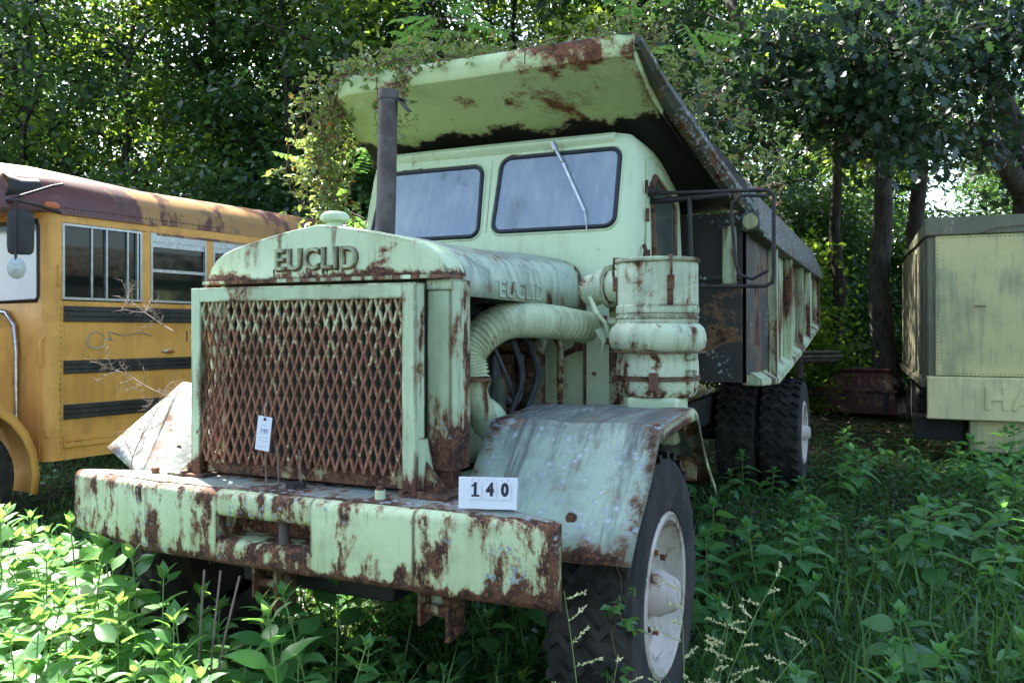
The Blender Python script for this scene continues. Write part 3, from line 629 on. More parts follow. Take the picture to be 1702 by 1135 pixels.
# engine bay
b = MB(); b.span((X(-.35), 3.35, 1.0), (X(.22), 4.55, 1.72)); b.span((X(-.2), 3.3, 1.72), (X(.15), 4.4, 1.86)); b.span((X(.22), 3.5, 1.1), (X(.32), 4.3, 1.4))
for k in range(5): b.span((X(.22), 3.5+.2*k, 1.45), (X(.29), 3.62+.2*k, 1.62))
b.tube([(X(.1), 3.2, 1.55), (X(.1), 3.35, 1.55)], .25, 20)
b.span((X(.2), 3.75, 1.15), (X(.40), 4.35, 1.52)); b.span((X(.25), 3.8, 1.52), (X(.36), 4.0, 1.66)); b.tube([(X(.36), 4.15, 1.2), (X(.36), 4.15, 1.62)], .06, 14); b.tube([(X(.42), 3.95, 1.15), (X(.42), 3.95, 1.5)], .045, 12); b.span((X(-.3), 3.9, 1.72), (X(.3), 4.5, 1.95))
b.span((X(.1), 4.38, 1.05), (X(.47), 4.5, 1.80)); b.tube([(X(.45), 4.3, 1.1), (X(.45), 4.3, 1.62)], .05, 12); b.span((X(.38), 4.1, 1.08), (X(.50), 4.3, 1.30)); b.tube([(X(.3), 4.2, 1.66), (X(.5), 4.3, 1.66)], .03, 10)
eng = b.build('engine', M['engine'], truck, bevel=.02)
b = MB(); b.tube([(X(.56), 4.50, 1.15), (X(.56), 4.50, 1.66), (X(.52), 4.45, 1.76)], .02, 10); b.tube([(X(.50), 4.30, 1.62), (X(.50), 4.36, 1.70)], .035, 10); b.build('pipe', M['plate'], eng, smooth=50)
for bx_, bz_ in ((.60, 1.92), (.72, 1.5), (.84, 1.3), (.74, 1.8)):
    b = MB(); b.tube([(X(bx_), 4.655, bz_), (X(bx_), 4.63, bz_)], .012, 6); b.build('bolt', M['rust'], truck)
b = MB(); b.span((X(.62), 4.622, 1.80), (X(.80), 4.64, 1.84)); b.span((X(.66), 4.618, 1.25), (X(.665), 4.64, 1.95)); b.build('firewall_bracket', M['rust'], truck)
b = MB(); b.lathe([(.0, .10), (.09, .10), (.13, .08), (.165, .03), (.165, -.03), (.13, -.08), (.09, -.10), (.0, -.10)], 24, (X(.46), 3.62, 1.27), Matrix.Rotation(R(90), 4, 'X') @ Matrix.Rotation(R(12), 4, 'Y')); b.build('turbocharger', M['green'], eng, smooth=45)
b = MB(); b.tube([(X(.50), 3.52, 1.52), (X(.50), 3.50, 1.46), (X(.52), 3.54, 1.38), (X(.54), 3.60, 1.26), (X(.54), 3.62, 1.12)], [.085, .075, .068, .07, .08], 16); b.build('intake_elbow', M['body'], eng, smooth=45)
b = MB(); b.tube([(X(.50), 3.49, 1.515), (X(.50), 3.49, 1.53)], .098, 20); b.build('hose_clamp', M['rust'], eng, smooth=40)
# corrugated intake hose
cp = [Vector((X(.50), 3.49, 1.53)), Vector((X(.49), 3.50, 1.66)), Vector((X(.58), 3.66, 1.79)), Vector((X(.68), 3.98, 1.80)), Vector((X(.76), 4.38, 1.77))]
def catmull(P, n):
    out = []; Q = [P[0]*2-P[1]]+P+[P[-1]*2-P[-2]]
    for i in range(1, len(Q)-2):
        for k in range(n):
            t = k/n; a, b_, c, d = Q[i-1], Q[i], Q[i+1], Q[i+2]
            out.append(.5*((2*b_)+(c-a)*t+(2*a-5*b_+4*c-d)*t*t+(3*b_-a-3*c+d)*t**3))
    out.append(P[-1]); return out
cc = catmull(cp, 36); b = MB(); b.tube(cc, [.083+(.007 if i % 4 in (0, 1) else -.004) for i in range(len(cc))], 24, cap=False); b.tube(cc[::-1], [.068]*len(cc), 12, cap=False)
b.build('corrugated_hose', M['hose'], truck, smooth=80)
b = MB()
for x0, y0, z0, y1, z1 in ((.36, 3.75, 1.62, 3.95, 1.35), (.40, 3.95, 1.6, 4.2, 1.30)):
    b.tube(catmull([Vector((X(x0), y0, z0)), Vector((X(x0+.03), y0+.04, 1.42)), Vector((X(x0+.05), (y0+y1)/2, 1.36)), Vector((X(x0+.05), y1-.03, 1.42)), Vector((X(x0+.04), y1, 1.62))], 6), .022, 10)
b.tube(catmull([Vector((X(.38), 4.35, 1.75)), Vector((X(.44), 4.36, 1.5)), Vector((X(.42), 4.3, 1.2))], 6), .022, 8)
b.tube(catmull([Vector((X(.30), 3.9, 1.68)), Vector((X(.36), 3.9, 1.45)), Vector((X(.36), 3.8, 1.2))], 6), .02, 8)
b.tube(catmull([Vector((X(.56), 3.63, 1.66)), Vector((X(.6), 3.7, 1.5)), Vector((X(.56), 3.85, 1.40))], 6), .01, 8)
b.tube(catmull([Vector((X(.40), 3.3, 1.86)), Vector((X(.45), 3.4, 1.72)), Vector((X(.40), 3.6, 1.82)), Vector((X(.2), 3.9, 1.88))], 6), .016, 8)
for x0, y0, r_ in ((.47, 4.05, .016), (.50, 4.18, .02), (.46, 4.32, .012), (.52, 3.92, .012)): b.tube(catmull([Vector((X(x0), y0, 1.7)), Vector((X(x0+.03), y0+.05, 1.5)), Vector((X(x0-.02), y0, 1.3)), Vector((X(x0), y0-.1, 1.1))], 6), r_, 8)
for k in range(5): b.tube(catmull([Vector((X(.55-.05*k), 3.25+.1*k, 1.87-.02*k)), Vector((X(.45), 3.5+.1*k, 1.80+.02*k)), Vector((X(.5-.06*k), 4.0, 1.86)), Vector((X(.3), 4.5, 1.80-.04*k))], 6), .009, 6)
b.build('engine_hoses', M['rubber'], eng, smooth=50)
b = MB(); b.bar((X(.62), 3.2, .98), (X(.72), 3.7, 1.22), .12, .03); b.span((X(.45), 3.18, 1.0), (X(.60), 4.6, 1.08)); b.build('inner_splash_plate', M['green'], truck, bevel=.004)
# air cleaner
ax, ay = X(1.21), 4.21
prof = [(.0, 1.400), (.12, 1.402), (.19, 1.418), (.207, 1.44), (.210, 1.50), (.214, 1.503), (.214, 1.512), (.210, 1.515), (.21, 1.56), (.208, 1.60), (.205, 1.605), (.205, 1.642), (.222, 1.648), (.240, 1.665), (.248, 1.70), (.247, 1.735), (.236, 1.765), (.215, 1.786), (.207, 1.79), (.207, 1.812), (.214, 1.815), (.214, 1.822), (.207, 1.826), (.207, 1.838), (.212, 1.84), (.212, 1.875), (.208, 1.88), (.207, 2.09), (.207, 2.10), (.0, 2.10)]
b = MB(); b.lathe(prof, 40, (ax, ay, 0)); ac = b.build('air_cleaner', M['cleaner'], truck, smooth=35)
b = MB(); b.lathe([(.0, 2.098), (.218, 2.098), (.220, 2.112), (.216, 2.118), (.0, 2.125)], 40, (ax, ay, 0)); b.build('lid', M['shellside'], ac, smooth=35)
for z, r in ((1.507, .216), (1.6445, .243), (1.52, .214)):
    b = MB(); b.lathe([(r-.01, z-.004), (r+.003, z-.004), (r+.003, z+.004), (r-.01, z+.004)], 40, (ax, ay, 0), cap=False); b.build('band', M['rust'], ac, smooth=35)
def onac(ang, z, r): a = R(ang); return (ax+r*math.cos(a), ay+r*math.sin(a), z)
for ang in (-155, -58):
    b = MB(); b.tube([onac(ang, 2.12, .19), onac(ang, 2.125, .222), onac(ang, 2.05, .228), onac(ang, 2.0, .222)], .007, 6); b.box(onac(ang, 1.99, .215), (.03, .03, .07), (0, 0, R(ang))); b.box(onac(ang, 1.92, .206), (.012, .03, .08), (0, 0, R(ang))); b.build('lid_clamp', M['rust'], ac)
for ang, z in ((-80, 1.50),):
    b = MB(); b.box(onac(ang, z, .228), (.02, .045, .09), (0, 0, R(ang))); b.box(onac(ang+6, z-.05, .235), (.02, .03, .02), (0, 0, R(ang))); b.build('latch', M['rust'], ac, bevel=.004)
for ang, z in ((-30, 1.857), (-30, 1.62), (-165, 1.80), (-30, 1.54)):
    b = MB(); b.box(onac(ang, z, .232), (.05, .03, .035), (0, 0, R(ang))); b.tube([onac(ang, z, .24), onac(ang, z, .262)], .01, 8); b.build('clamp', M['frame'], ac, bevel=.004)
b = MB(); b.tube([(ax-.15, ay-.02, 1.985), (ax-.26, ay, 1.985)], .085, 20, cap=False); b.tube([(ax-.25, ay, 1.985), (ax-.262, ay+.002, 1.985)], .115, 24); b.tube([(ax-.262, ay, 1.985), (ax-.30, ay, 1.985), (ax-.33, ay+.02, 1.975), (ax-.37, ay+.06, 1.97)], [.085, .092, .082, .088], 18); b.build('intake_neck', M['cleaner'], ac, smooth=40)
b = MB(); b.tube([(ax-.35, ay-.05, 1.93), (ax-.30, ay-.08, 1.84), (ax-.26, ay-.06, 1.79), (ax-.25, ay-.05, 1.74)], [.012, .018, .012, .006], 5); b.tube([(ax-.31, ay-.04, 1.76), (ax-.28, ay-.03, 1.70), (ax-.29, ay-.02, 1.64)], [.02, .015, .006], 5); b.build('torn_hose_end', M['hose'], ac)
b = MB(); b.span((ax-.30, ay+.12, 1.35), (ax-.24, ay+.20, 2.0)); b.span((ax-.24, ay+.1, 1.55), (ax-.1, ay+.22, 1.6)); b.build('cleaner_bracket', M['plate'], ac, bevel=.004)

# wheels (axis along X)
def wheel(cx_, cy_, cz_, rad, wd, side, rimr, lugs=True):
    w = bpy.data.objects.new('wheel', None); col.objects.link(w); w.parent = truck; w.location = Vector((cx_, cy_, cz_))-ORG[truck.name]; ORG[w.name] = Vector((0, 0, 0))
    m = Matrix.Rotation(R(90), 4, 'Y'); h = wd/2
    pf = [(rimr, -h*.78), (rimr+.03, -h*.93), ((rimr+rad)/2, -h), (rad-.05, -h*.95), (rad-.018, -h*.82), (rad-.012, -h*.4), (rad-.012, h*.4), (rad-.018, h*.82), (rad-.05, h*.95), ((rimr+rad)/2, h), (rimr+.03, h*.93), (rimr, h*.78)]
    b = MB(); b.lathe(pf, 56, m=m, cap=False)
    nl = 30
    for k in range(nl):
        for sgn in (-1, 1):
            a = 2*math.pi*(k+(.5 if sgn > 0 else 0))/nl
            zs = [(0, 0), (.30, .5), (.5, .15), (.80, .55)]
            for (u0, a0), (u1, a1) in zip(zs, zs[1:]):
                P = []
                for u, aa in ((u0, a0), (u1, a1)):
                    for da in (-.16, .16):
                        for rr in (rad-.02, rad+.010):
                            q = a+(aa+da)*2*math.pi/nl; P.append((u*h*sgn*1.12, rr*math.cos(q), rr*math.sin(q)))
                b.add(P, [(0, 1, 3, 2), (4, 6, 7, 5), (0, 4, 5, 1), (2, 3, 7, 6), (1, 5, 7, 3), (0, 2, 6, 4)])
    b.build('tyre', M['tyre'], w, smooth=30)
    s_ = side
    pr = [(rimr+.012, s_*h*.80), (rimr+.020, s_*h*.92), (rimr+.004, s_*h*.97), (rimr-.022, s_*h*.93), (rimr-.03, s_*h*.80), (rimr-.05, s_*h*.60), (rimr-.09, s_*h*.45), (rimr*.62, s_*h*.50), (rimr*.50, s_*h*.62), (rimr*.40, s_*h*.58), (.09, s_*h*.55)]
    b = MB(); b.lathe(pr, 48, m=m, cap=False); rim = b.build('rim', M['rim'], w, smooth=35)
    b = MB(); b.lathe([(.10, s_*h*.50), (.10, s_*h*.80), (.085, s_*h*.95), (.07, s_*h*1.15), (.055, s_*h*1.22), (.0, s_*h*1.23)], 24, m=m, cap=False); b.build('hub', M['rim'], rim, smooth=35)
    for k in range(8):
        a = 2*math.pi*k/8; b = MB(); c0 = (s_*h*.52, rimr*.52*math.cos(a), rimr*.52*math.sin(a)); b.tube([c0, (s_*h*.72, c0[1], c0[2])], .013, 6); b.build('lug_nut', M['rust'], rim)
    b = MB(); b.lathe([(.05, -s_*h*.3), (rimr, -s_*h*.3)], 24, m=m, cap=False); b.build('inner_disc', M['dark'], rim)
    return w
wheel(X(1.25), 3.573, .605, .605, .36, 1, .335)
wl_ = wheel(X(-1.16), 3.573, .605, .605, .36, -1, .335)
for sx in (1, -1):
    wheel(X(sx*1.205), 9.9, .605, .605, .45, sx, .335); wheel(X(sx*.73), 9.9, .605, .605, .45, sx, .335)

# dump body
b = MB(); bw = 1.36
b.loft([[(X(-bw), 6.10, 1.38), (X(bw), 6.10, 1.38), (X(bw), 6.10, 2.60), (X(-bw), 6.10, 2.60)], [(X(-bw), 6.14, 1.38), (X(bw), 6.14, 1.38), (X(bw), 6.14, 2.60), (X(-bw), 6.14, 2.60)]])
db = b.build('dump_body', M['bodydark'], truck)
b = MB(); b.span((X(.3), 6.07, 2.12), (X(bw-.03), 6.10, 2.16)); b.build('stiffener', M['bodydark'], db)
for sx in (-1, 1):
    x1, x0 = X(sx*bw), X(sx*(bw-.02))
    poly = [(6.10, 1.38), (7.35, 1.34), (9.0, 1.50), (10.4, 1.66), (11.85, 1.84), (11.85, 2.48), (6.10, 2.48)]
    b = MB(); b.prism(poly, min(x0, x1), max(x0, x1), 0); sp = b.build('side_panel', M['body'], db)
    b = MB(); b.prism([(6.105, 1.43), (7.25, 1.43), (7.25, 2.46), (6.105, 2.46)], min(X(sx*(bw+.0015)), X(sx*(bw+.004))), max(X(sx*(bw+.0015)), X(sx*(bw+.004))), 0); b.build('rusted_bay', M['bodydark'], sp)
    for ry in (7.30, 8.42, 9.53, 10.42, 11.8):
        zb_ = np.interp(ry, [p_[0] for p_ in poly[:5]], [p_[1] for p_ in poly[:5]])
        b = MB(); b.span((X(sx*(bw+.001)), ry-.045, zb_), (X(sx*(bw+.075)), ry+.045, 2.47)); b.build('rib', M['body'], sp, bevel=.008)
    b = MB(); b.loft([[(X(sx*o), y, z+dz) for o, dz in ((bw-.06, 0), (bw+.085, 0), (bw+.085, .05), (bw-.06, .14))] for y, z in ((6.3, 1.345), (7.35, 1.30), (9.0, 1.46), (10.4, 1.62), (11.85, 1.80))]); b.build('bottom_rail', M['body'], sp, bevel=.006)
    # sloped lichen-covered top rail
    b = MB(); b.loft([[(X(sx*o), y, z) for o, z in ((bw+.10, 2.44), (bw+.105, 2.52), (bw-.02, 2.83), (bw-.06, 2.83), (bw-.03, 2.44))] for y in (6.30, 8.2, 10.0, 11.80, 11.90)]); b.build('top_rail', M['mossy'], sp, bevel=.01)
    # front corner box end
    b = MB(); b.span((X(sx*(bw-.02)), 6.02, 2.455), (X(sx*(bw+.11)), 6.30, 2.585)); b.build('corner_bracket', M['mossy'], sp, bevel=.015)
    b = MB(); b.tube([(X(sx*(bw+.045)), 6.02, 2.52), (X(sx*(bw+.045)), 6.01, 2.52)], .052, 16); b.build('end_cap', M['trailer'], sp, smooth=40)
    b = MB(); b.span((X(sx*(bw-.16)), 6.05, 2.08), (X(sx*(bw-.06)), 6.10, 2.50)); b.build('hinge_plate', M['body'], sp, bevel=.01)
    # canopy side beam
    b = MB(); cpn = [(X(sx*1.02), 4.46, 3.36), (X(sx*1.08), 4.9, 3.16), (X(sx*1.16), 5.3, 2.99), (X(sx*1.27), 5.75, 2.78), (X(sx*1.36), 6.2, 2.62)]
    b.tube(catmull([Vector(p_) for p_ in cpn], 4), [.035+.03*min(1, i/5) for i in range(17)], 7); b.build('canopy_side_beam', M['mossy'], db, smooth=50)
b = MB(); b.prism([(6.12, 1.40), (7.3, 1.36), (11.8, 1.86), (11.8, 1.93), (7.3, 1.45), (6.12, 1.6)], X(-bw+.03), X(bw-.03), 0); b.build('floor', M['body'], db)
b = MB(); b.span((X(-bw+.1), 11.6, 1.86), (X(bw-.1), 11.66, 2.3)); b.build('tail_edge', M['body'], db)
b = MB(); b.tube([(X(1.2), 6.6, 2.85), (X(1.28), 6.9, 2.62)], .13, 10); b.build('debris_roll', M['mossy'], db, smooth=40)
# canopy: curved lip, underside slopes down to the body
cw = 1.013; zl = 3.393
def canopy_loop(yb, zb_, half_w, r):  # unused corner helper
    return None
b = MB(); rows = []
prof_c = [(4.415, 3.385), (4.405, 3.34), (4.40, 3.29), (4.41, 3.265), (4.44, 3.25), (4.56, 3.205), (4.75, 3.125), (4.95, 3.04), (5.2, 2.95), (5.5, 2.84), (5.8, 2.735), (6.12, 2.62)]
nx = 24
for y, z in prof_c:
    t = (y-4.4)/1.7; hw = 1.013+(.06*t if t < .35 else .021+(t-.35)*.5); row = []
    for i in range(nx+1):
        u = (i/nx*2-1); x = u*hw; yo = 0
        e = max(0, abs(u)-.84)/.16; yo = .17*e*e*(1 if u < 0 else .12)*max(0, min(1, (4.75-y)/.3))
        row.append((X(x)-(.05 if u < -.99 else .03*max(0, -u)), y+yo, z+.01*math.sin(5*u+2)*(y > 4.5)))
    rows.append(row)
b.loft(rows, cap=False, closed=False); can = b.build('canopy', M['canopy'], db, smooth=35, solid=.008)
rows = []
b = MB()
for y, z in ((4.418, 3.388), (4.7, 3.41), (5.2, 3.20), (5.8, 2.95), (6.12, 2.80)):
    t = (y-4.4)/1.7; hw = 1.01+(.06*t if t < .35 else .021+(t-.35)*.5)
    rows.append([(X(-hw+2*hw*i/8), y, z) for i in range(9)])
b.loft(rows, cap=False, closed=False); b.build('canopy_top', M['mossy'], can, smooth=40, solid=.008)
for sx in (-1, 1):
    b = MB(); lo = [(4.50 if sx < 0 else 4.43, 3.27), (4.75, 3.12), (5.2, 2.945), (6.1, 2.62)]; hi = [(4.50 if sx < 0 else 4.43, 3.385), (4.75, 3.39), (5.2, 3.20), (6.1, 2.82)]
    def hwf(y): t = (y-4.4)/1.7; return 1.012+(.06*t if t < .35 else .021+(t-.35)*.5)
    b.loft([[(X(sx*hwf(y)), y, z) for y, z in lo], [(X(sx*hwf(y)), y, z) for y, z in hi]], cap=False, closed=False); b.build('canopy_cheek', M['canopy'] if sx > 0 else M['green'], can, solid=.008)
b = MB(); b.bar((X(.38), 4.404, 3.385), (X(.38), 4.397, 3.29), .006, .004); b.build('seam', M['rust'], can)
# number card, standing on the bumper
sg = thing('number_sign', 'white flip-number card reading 140, standing on the bumper beside the right fender', 'sign', (-1.375, 2.79, 1.084), R(17), local=True)
b = MB(); b.box((0, 0, .059), (.222, .006, .118), (R(-6), 0, 0)); b.box((0, .035, .055), (.222, .004, .112), (R(18), 0, 0)); card = b.build('card', M['white'], sg, bevel=.004)
TL = Matrix.Rotation(R(-6), 4, 'X')
for k, ch in enumerate('140'):
    cxn = -.047+.056*k
    b = MB(); b.box((cxn, -.0045, .07), (.046, .002, .068), (R(-6), 0, 0)); fl = b.build('digit_flap', M['white'], card, bevel=.003)
    me = text_mesh(ch, .064, .0008, .0034, Matrix.Translation((cxn, -.0062, .072)) @ TL @ FRONT, xs=.85)
    link('digit', me, card, M['navy'])
    if ch == '1': b = MB(); b.box((cxn+.001, -.0075, .0505), (.030, .0018, .007)); b.box((cxn-.008, -.0095, .089), (.012, .0018, .006), (0, R(-25), 0)); b.build('digit_serif', M['navy'], card)
    b = MB(); 
    for sx in (-.012, .012): b.tube([(cxn+sx, -.006, .103), (cxn+sx, -.007, .112), (cxn+sx+.002, -.001, .121), (cxn+sx+.003, .006, .116)], .0012, 5)
    b.build('binder_ring', M['chrome'], card)
# hanging tag
tg = thing('hanging_tag', 'small white paper tag with handwritten 140, wired to the rusty grille', 'tag', (-2.499, 2.852, 1.228), R(6), local=True)
tp = Matrix.Rotation(R(-5), 4, 'Y')
b = MB(); b.box((0, 0, .074), (.072, .0012, .150), (0, R(7), 0)); tpap = b.build('tag_card', M['paper'], tg)
TM = Matrix.Translation((0, -.0012, .074)) @ Matrix.Rotation(R(7), 4, 'Y')
link('handwritten_number', text_mesh('140', .028, .0003, 0, TM @ Matrix.Translation((0, 0, .012)) @ FRONT @ Matrix.Shear('XZ', 4, (.0, .0)), xs=1.0), tpap, M['pen'])
b = MB()
for dz, wd in ((-.002, .03), (-.018, .05), (-.032, .05), (-.058, .04), (.034, .03)):
    b = MB(); b.add([TM @ Vector(p_) for p_ in ((-wd/2, 0, dz), (wd/2, 0, dz), (wd/2, 0, dz+.0015), (-wd/2, 0, dz+.0015))], [(0, 1, 2, 3)]); b.build('printed_line', M['print'], tpap)
b = MB(); b.tube([TM @ Vector((0, .001, .063)), TM @ Vector((0, -.002, .063))], .0065, 12); b.build('eyelet', M['navy'], tpap)
b = MB(); b.tube([(.009, -.002, .135), (.006, -.004, .16), (.010, -.002, .19), (.02, .004, .215), (.045, .012, .21)], .0011, 5); b.build('wire', M['chrome'], tg)

# ------------------------------------------------------------------ school bus (local frame: x to its left side facing us, y towards its rear)
BA = R(-6.5)
bus = thing('school_bus', 'faded yellow bus with black rub rails and maroon patched roof, left of the truck', 'bus', (-6.74, 5.055, 0), BA, local=True)
# side face at x=0, body extends to x=-2.4, front wall at y=0, rear y=9
zk, zw0, zw1, ze = .594, 2.02, 2.72, 2.80
BL = 9.0
wins = [(.02, .815)]+[(.91+.745*k, .91+.745*k+.66) for k in range(11)]
b = MB()
b.span((-.05, 0, zk), (0, BL, zw0)); b.span((-.05, 0, zw1), (0, BL, ze))
edges = [0.0]+[e for w_ in wins for e in w_]+[BL]
for k in range(0, len(edges), 2):
    if edges[k+1]-edges[k] > .001: b.span((-.05, edges[k], zw0), (-.001, edges[k+1], zw1))
b.span((-.02, BL-.05, zk), (-2.4, BL, ze)); b.span((-2.4, 0, zk), (-2.35, BL, ze)); b.span((-2.35, .06, zk), (-.05, BL-.06, zk+.05))
body = b.build('body', M['bus'], bus, bevel=.004)
# rounded front corner and front wall
b = MB(); pts = [(.0, 0)]+[(-.10+.10*math.cos(R(11.25*k)), -.10*math.sin(R(11.25*k))-.02) for k in range(9)]
pts += [(-.14, -.12), (-.14, -.08), (-.10, -.08), (-.05, -.03), (-.05, 0)]
b.loft([[(x, y, z) for x, y in pts] for z in (zk, 1.0, 2.0, 2.80)])
b.span((-2.4, -.12, zk), (-.14, -.08, 2.0)); b.span((-2.4, -.12, 2.74), (-.14, -.08, 2.80))
cnr = b.build('front_corner', M['bus'], body, smooth=40)
b = MB(); b.span((-2.2, -.11, 2.01), (-.13, -.10, 2.74)); ws = b.build('windshield', M['buswind'], body)
b = MB(); b.tube([(-.15, -.124, 2.02), (-.125, -.122, 2.06), (-.125, -.122, 2.68), (-.15, -.124, 2.73), (-2.1, -.124, 2.73), (-2.1, -.124, 2.02)], .018, 8, closed=True); b.build('window_gasket', M['gasket'], ws, smooth=50)
# roof: rounded shell with domed front
def roofsec(y, w0, w1, z0, zt_):
    P = []; cxm = (w0+w1)/2; hw = (w0-w1)/2
    for k in range(17):
        a = R(180*k/16); ca, sa = math.cos(a), math.sin(a)
        P.append((cxm+hw*math.copysign(abs(ca)**.62, ca), y, z0+(zt_-z0)*abs(sa)**.75))
    return P
b = MB(); secs_ = []
for y, ins, zt_ in ((-.85, .55, 2.98), (-.81, .38, 3.10), (-.66, .20, 3.22), (-.40, .07, 3.29), (.0, .0, 3.30), (.35, -.006, 3.28), (1.0, -.006, 3.235), (1.01, -.004, 3.232), (3.2, -.004, 3.235), (6.0, -.004, 3.235), (BL, -.004, 3.23)): secs_.append(roofsec(y, 0-ins, -2.4+ins, 2.80, zt_))
b.loft(secs_); roof = b.build('roof', M['busroof'], bus, smooth=50)
b = MB(); b.span((-.02, 0.0, 2.785), (.022, .98, 2.812)); b.span((-.02, .98, 2.70), (.016, BL, 2.722)); b.build('drip_rail', M['busroof'], roof, bevel=.004)
b = MB()
for k in range(45):
    yy0 = .05+k*.024*1.6
    if yy0 < BL: b.lathe([(.008, 0), (.005, .005), (0, .006)], 6, (.0035, yy0, 2.85), Matrix.Rotation(R(90), 4, 'Y'))
for k in range(26): b.lathe([(.006, 0), (.004, .004), (0, .005)], 6, (.001, .0+.006, .65+k*.052), Matrix.Rotation(R(90), 4, 'Y'))
b.build('rivets', M['bus_black'], body)
b = MB(); b.lathe([(0, 0), (.075, 0), (.07, .03), (.0, .035)], 10, (-.01, -.08, 2.86), Matrix.Rotation(R(90), 4, 'Y') @ Matrix.Diagonal((.45, 1, 1, 1))); b.build('marker_lamp', M['amber'], roof)
# rub rails
def rail(z0, z1, mat, y0=.03, nr=3):
    b = MB(); h = z1-z0; poly = [(z0, 0)]
    for k in range(nr):
        a = z0+h*k/nr; c = h/nr; poly += [(a+c*.12, .022), (a+c*.88, .022), (a+c*.98, .010)]
    poly += [(z1, 0)]
    b.loft([[(.0005+q, y, z) for z, q in poly] for y in (y0, BL-.02)]); return b.build('rub_rail', mat, body, bevel=.003)
rail(1.83, 1.975, M['bus_black']); rail(1.363, 1.485, M['bus_black']); rail(.954, 1.090, M['bus_black']); rail(.70, .80, M['bus'], nr=2)
# windows
for i, (a, c) in enumerate(wins):
    z0, z1 = zw0+.012, (zw1-.004 if i == 0 else 2.655)
    b = MB(); b.span((-.032, a, z0), (-.026, c, z1)); pn = b.build('window', M['glass'], body)
    b = MB(); t_ = .022
    b.span((-.05, a, z0), (.004, a+t_, z1)); b.span((-.05, c-t_, z0), (.004, c, z1)); b.span((-.05, a+t_, z0), (.003, c-t_, z0+t_)); b.span((-.05, a+t_, z1-t_), (.003, c-t_, z1))
    if i == 0:
        for q, xo in ((.30, -.01), (.44, .001), (.66, -.004), (.76, .003)): b.span((-.04, q, z0+t_), (xo, q+.016, z1-t_))
    else:
        b.span((-.04, a+t_, z0+.30), (-.002, c-t_, z0+.33)); b.span((-.04, a+t_, z1-.075), (-.006, c-t_, z1-t_))
        if True: b.span((-.05, a, z1), (-.001, c, zw1-.001))
    b.build('window_frame', M['alu'], pn)
# body number, scribble, side lamp
HB = lambda y, z: Matrix.Translation((.003, y, z)) @ Matrix.Rotation(R(90), 4, 'Z') @ FRONT
link('body_number', text_mesh('12', .16, .0012, .001, HB(1.36, 1.69), xs=.7, spacing=1.3), body, M['navy'])
b = MB(); b.tube(catmull([Vector((.004, .42, 1.70)), Vector((.004, .33, 1.74)), Vector((.004, .25, 1.68)), Vector((.004, .28, 1.60)), Vector((.004, .40, 1.60)), Vector((.004, .44, 1.68)), Vector((.004, .50, 1.66)), Vector((.004, .46, 1.74)), Vector((.004, .60, 1.71)), Vector((.004, .80, 1.73)), Vector((.004, .92, 1.70))], 6), .005, 5); b.build('scribble', M['alu'], body)
b = MB(); b.lathe([(.0, .0), (.05, 0), (.048, .018), (.03, .022), (0, .022)], 20, (.001, 1.10, 1.545), Matrix.Rotation(R(90), 4, 'Y') @ Matrix.Diagonal((.42, 1.5, 1, 1))); lm = b.build('side_lamp', M['chrome'], body, smooth=50)
b = MB(); b.lathe([(.0, .022), (.033, .022), (.028, .032), (0, .034)], 16, (.001, 1.12, 1.545), Matrix.Rotation(R(90), 4, 'Y') @ Matrix.Diagonal((.42, 1.3, 1, 1))); b.build('lens', M['amber'], lm, smooth=50)
# grab handles and latch on the corner panel
b = MB(); 
b.tube([(-.002, -.02, 2.14), (.03, -.02, 2.16), (.035, -.02, 2.24), (.03, -.02, 2.32), (-.002, -.02, 2.34)], .009, 8)
b.build('grab_handle', M['bus'], body, smooth=50)
b = MB(); b.tube([(-.06, -.11, 1.42), (-.06, -.145, 1.45), (-.06, -.145, 1.66), (-.06, -.11, 1.70)], .009, 8)
b.build('grab_handle', M['bus'], body, smooth=50)
b = MB(); b.box((-.03, -.10, .82), (.09, .03, .02)); b.box((-.03, -.10, .85), (.03, .04, .09)); b.build('latch', M['bus'], body, bevel=.004)
# hood, fender, wheel
b = MB(); hl = []
for y, dz, ins in ((-.125, 0, 0), (-.6, -.04, .02), (-1.2, -.12, .06), (-1.5, -.30, .10)):
    hl.append([(-.42-ins, y, .9), (-.42-ins, y, 1.55+dz), (-.46-ins, y, 1.78+dz), (-.58-ins, y, 1.90+dz), (-1.2, y, 1.97+dz), (-1.9+ins, y, 1.90+dz), (-2.0+ins, y, 1.6+dz), (-2.0+ins, y, .9)])
b.loft(hl); b.build('hood', M['bus'], bus, smooth=40, bevel=.01)
b = MB(); b.tube([(-.415, -.16, .95), (-.415, -.16, 1.56), (-.45, -.16, 1.80), (-.58, -.16, 1.92), (-1.2, -.16, 1.98)], .018, 8); b.build('hood_trim', M['chrome'], bus, smooth=50)
b = MB(); rows = []
wc = (-.84, .50)
for x in (-.45, -.25, -.06, .0):
    row = []
    for k in range(13):
        a = R(-14+180*k/12+0); rr = .64+(.015 if x < -.02 else -.01); row.append((x, wc[0]+rr*math.cos(a)*1.04, wc[1]+rr*math.sin(a)*1.12+ (0 if x < 0 else 0)))
    rows.append(row)
b.loft(rows, cap=False, closed=False)
row2 = [(x+.0, y*1+0, z) for x, y, z in rows[-1]]; rows3 = [row2, [(.004, wc[0]+(y-wc[0])*.90, wc[1]+(z-wc[1])*.90) for x, y, z in row2]]
b.loft(rows3, cap=False, closed=False); b.build('front_fender', M['bus'], bus, smooth=45, solid=.012)
b = MB(); b.span((-.45, -.13, .6), (-.10, -.121, 1.5)); b.build('cowl_panel', M['bus'], bus)
bw_ = bpy.data.objects.new('wheel', None); col.objects.link(bw_); bw_.parent = bus; bw_.location = (-.17, wc[0], .5); ORG[bw_.name] = Vector((0, 0, 0))
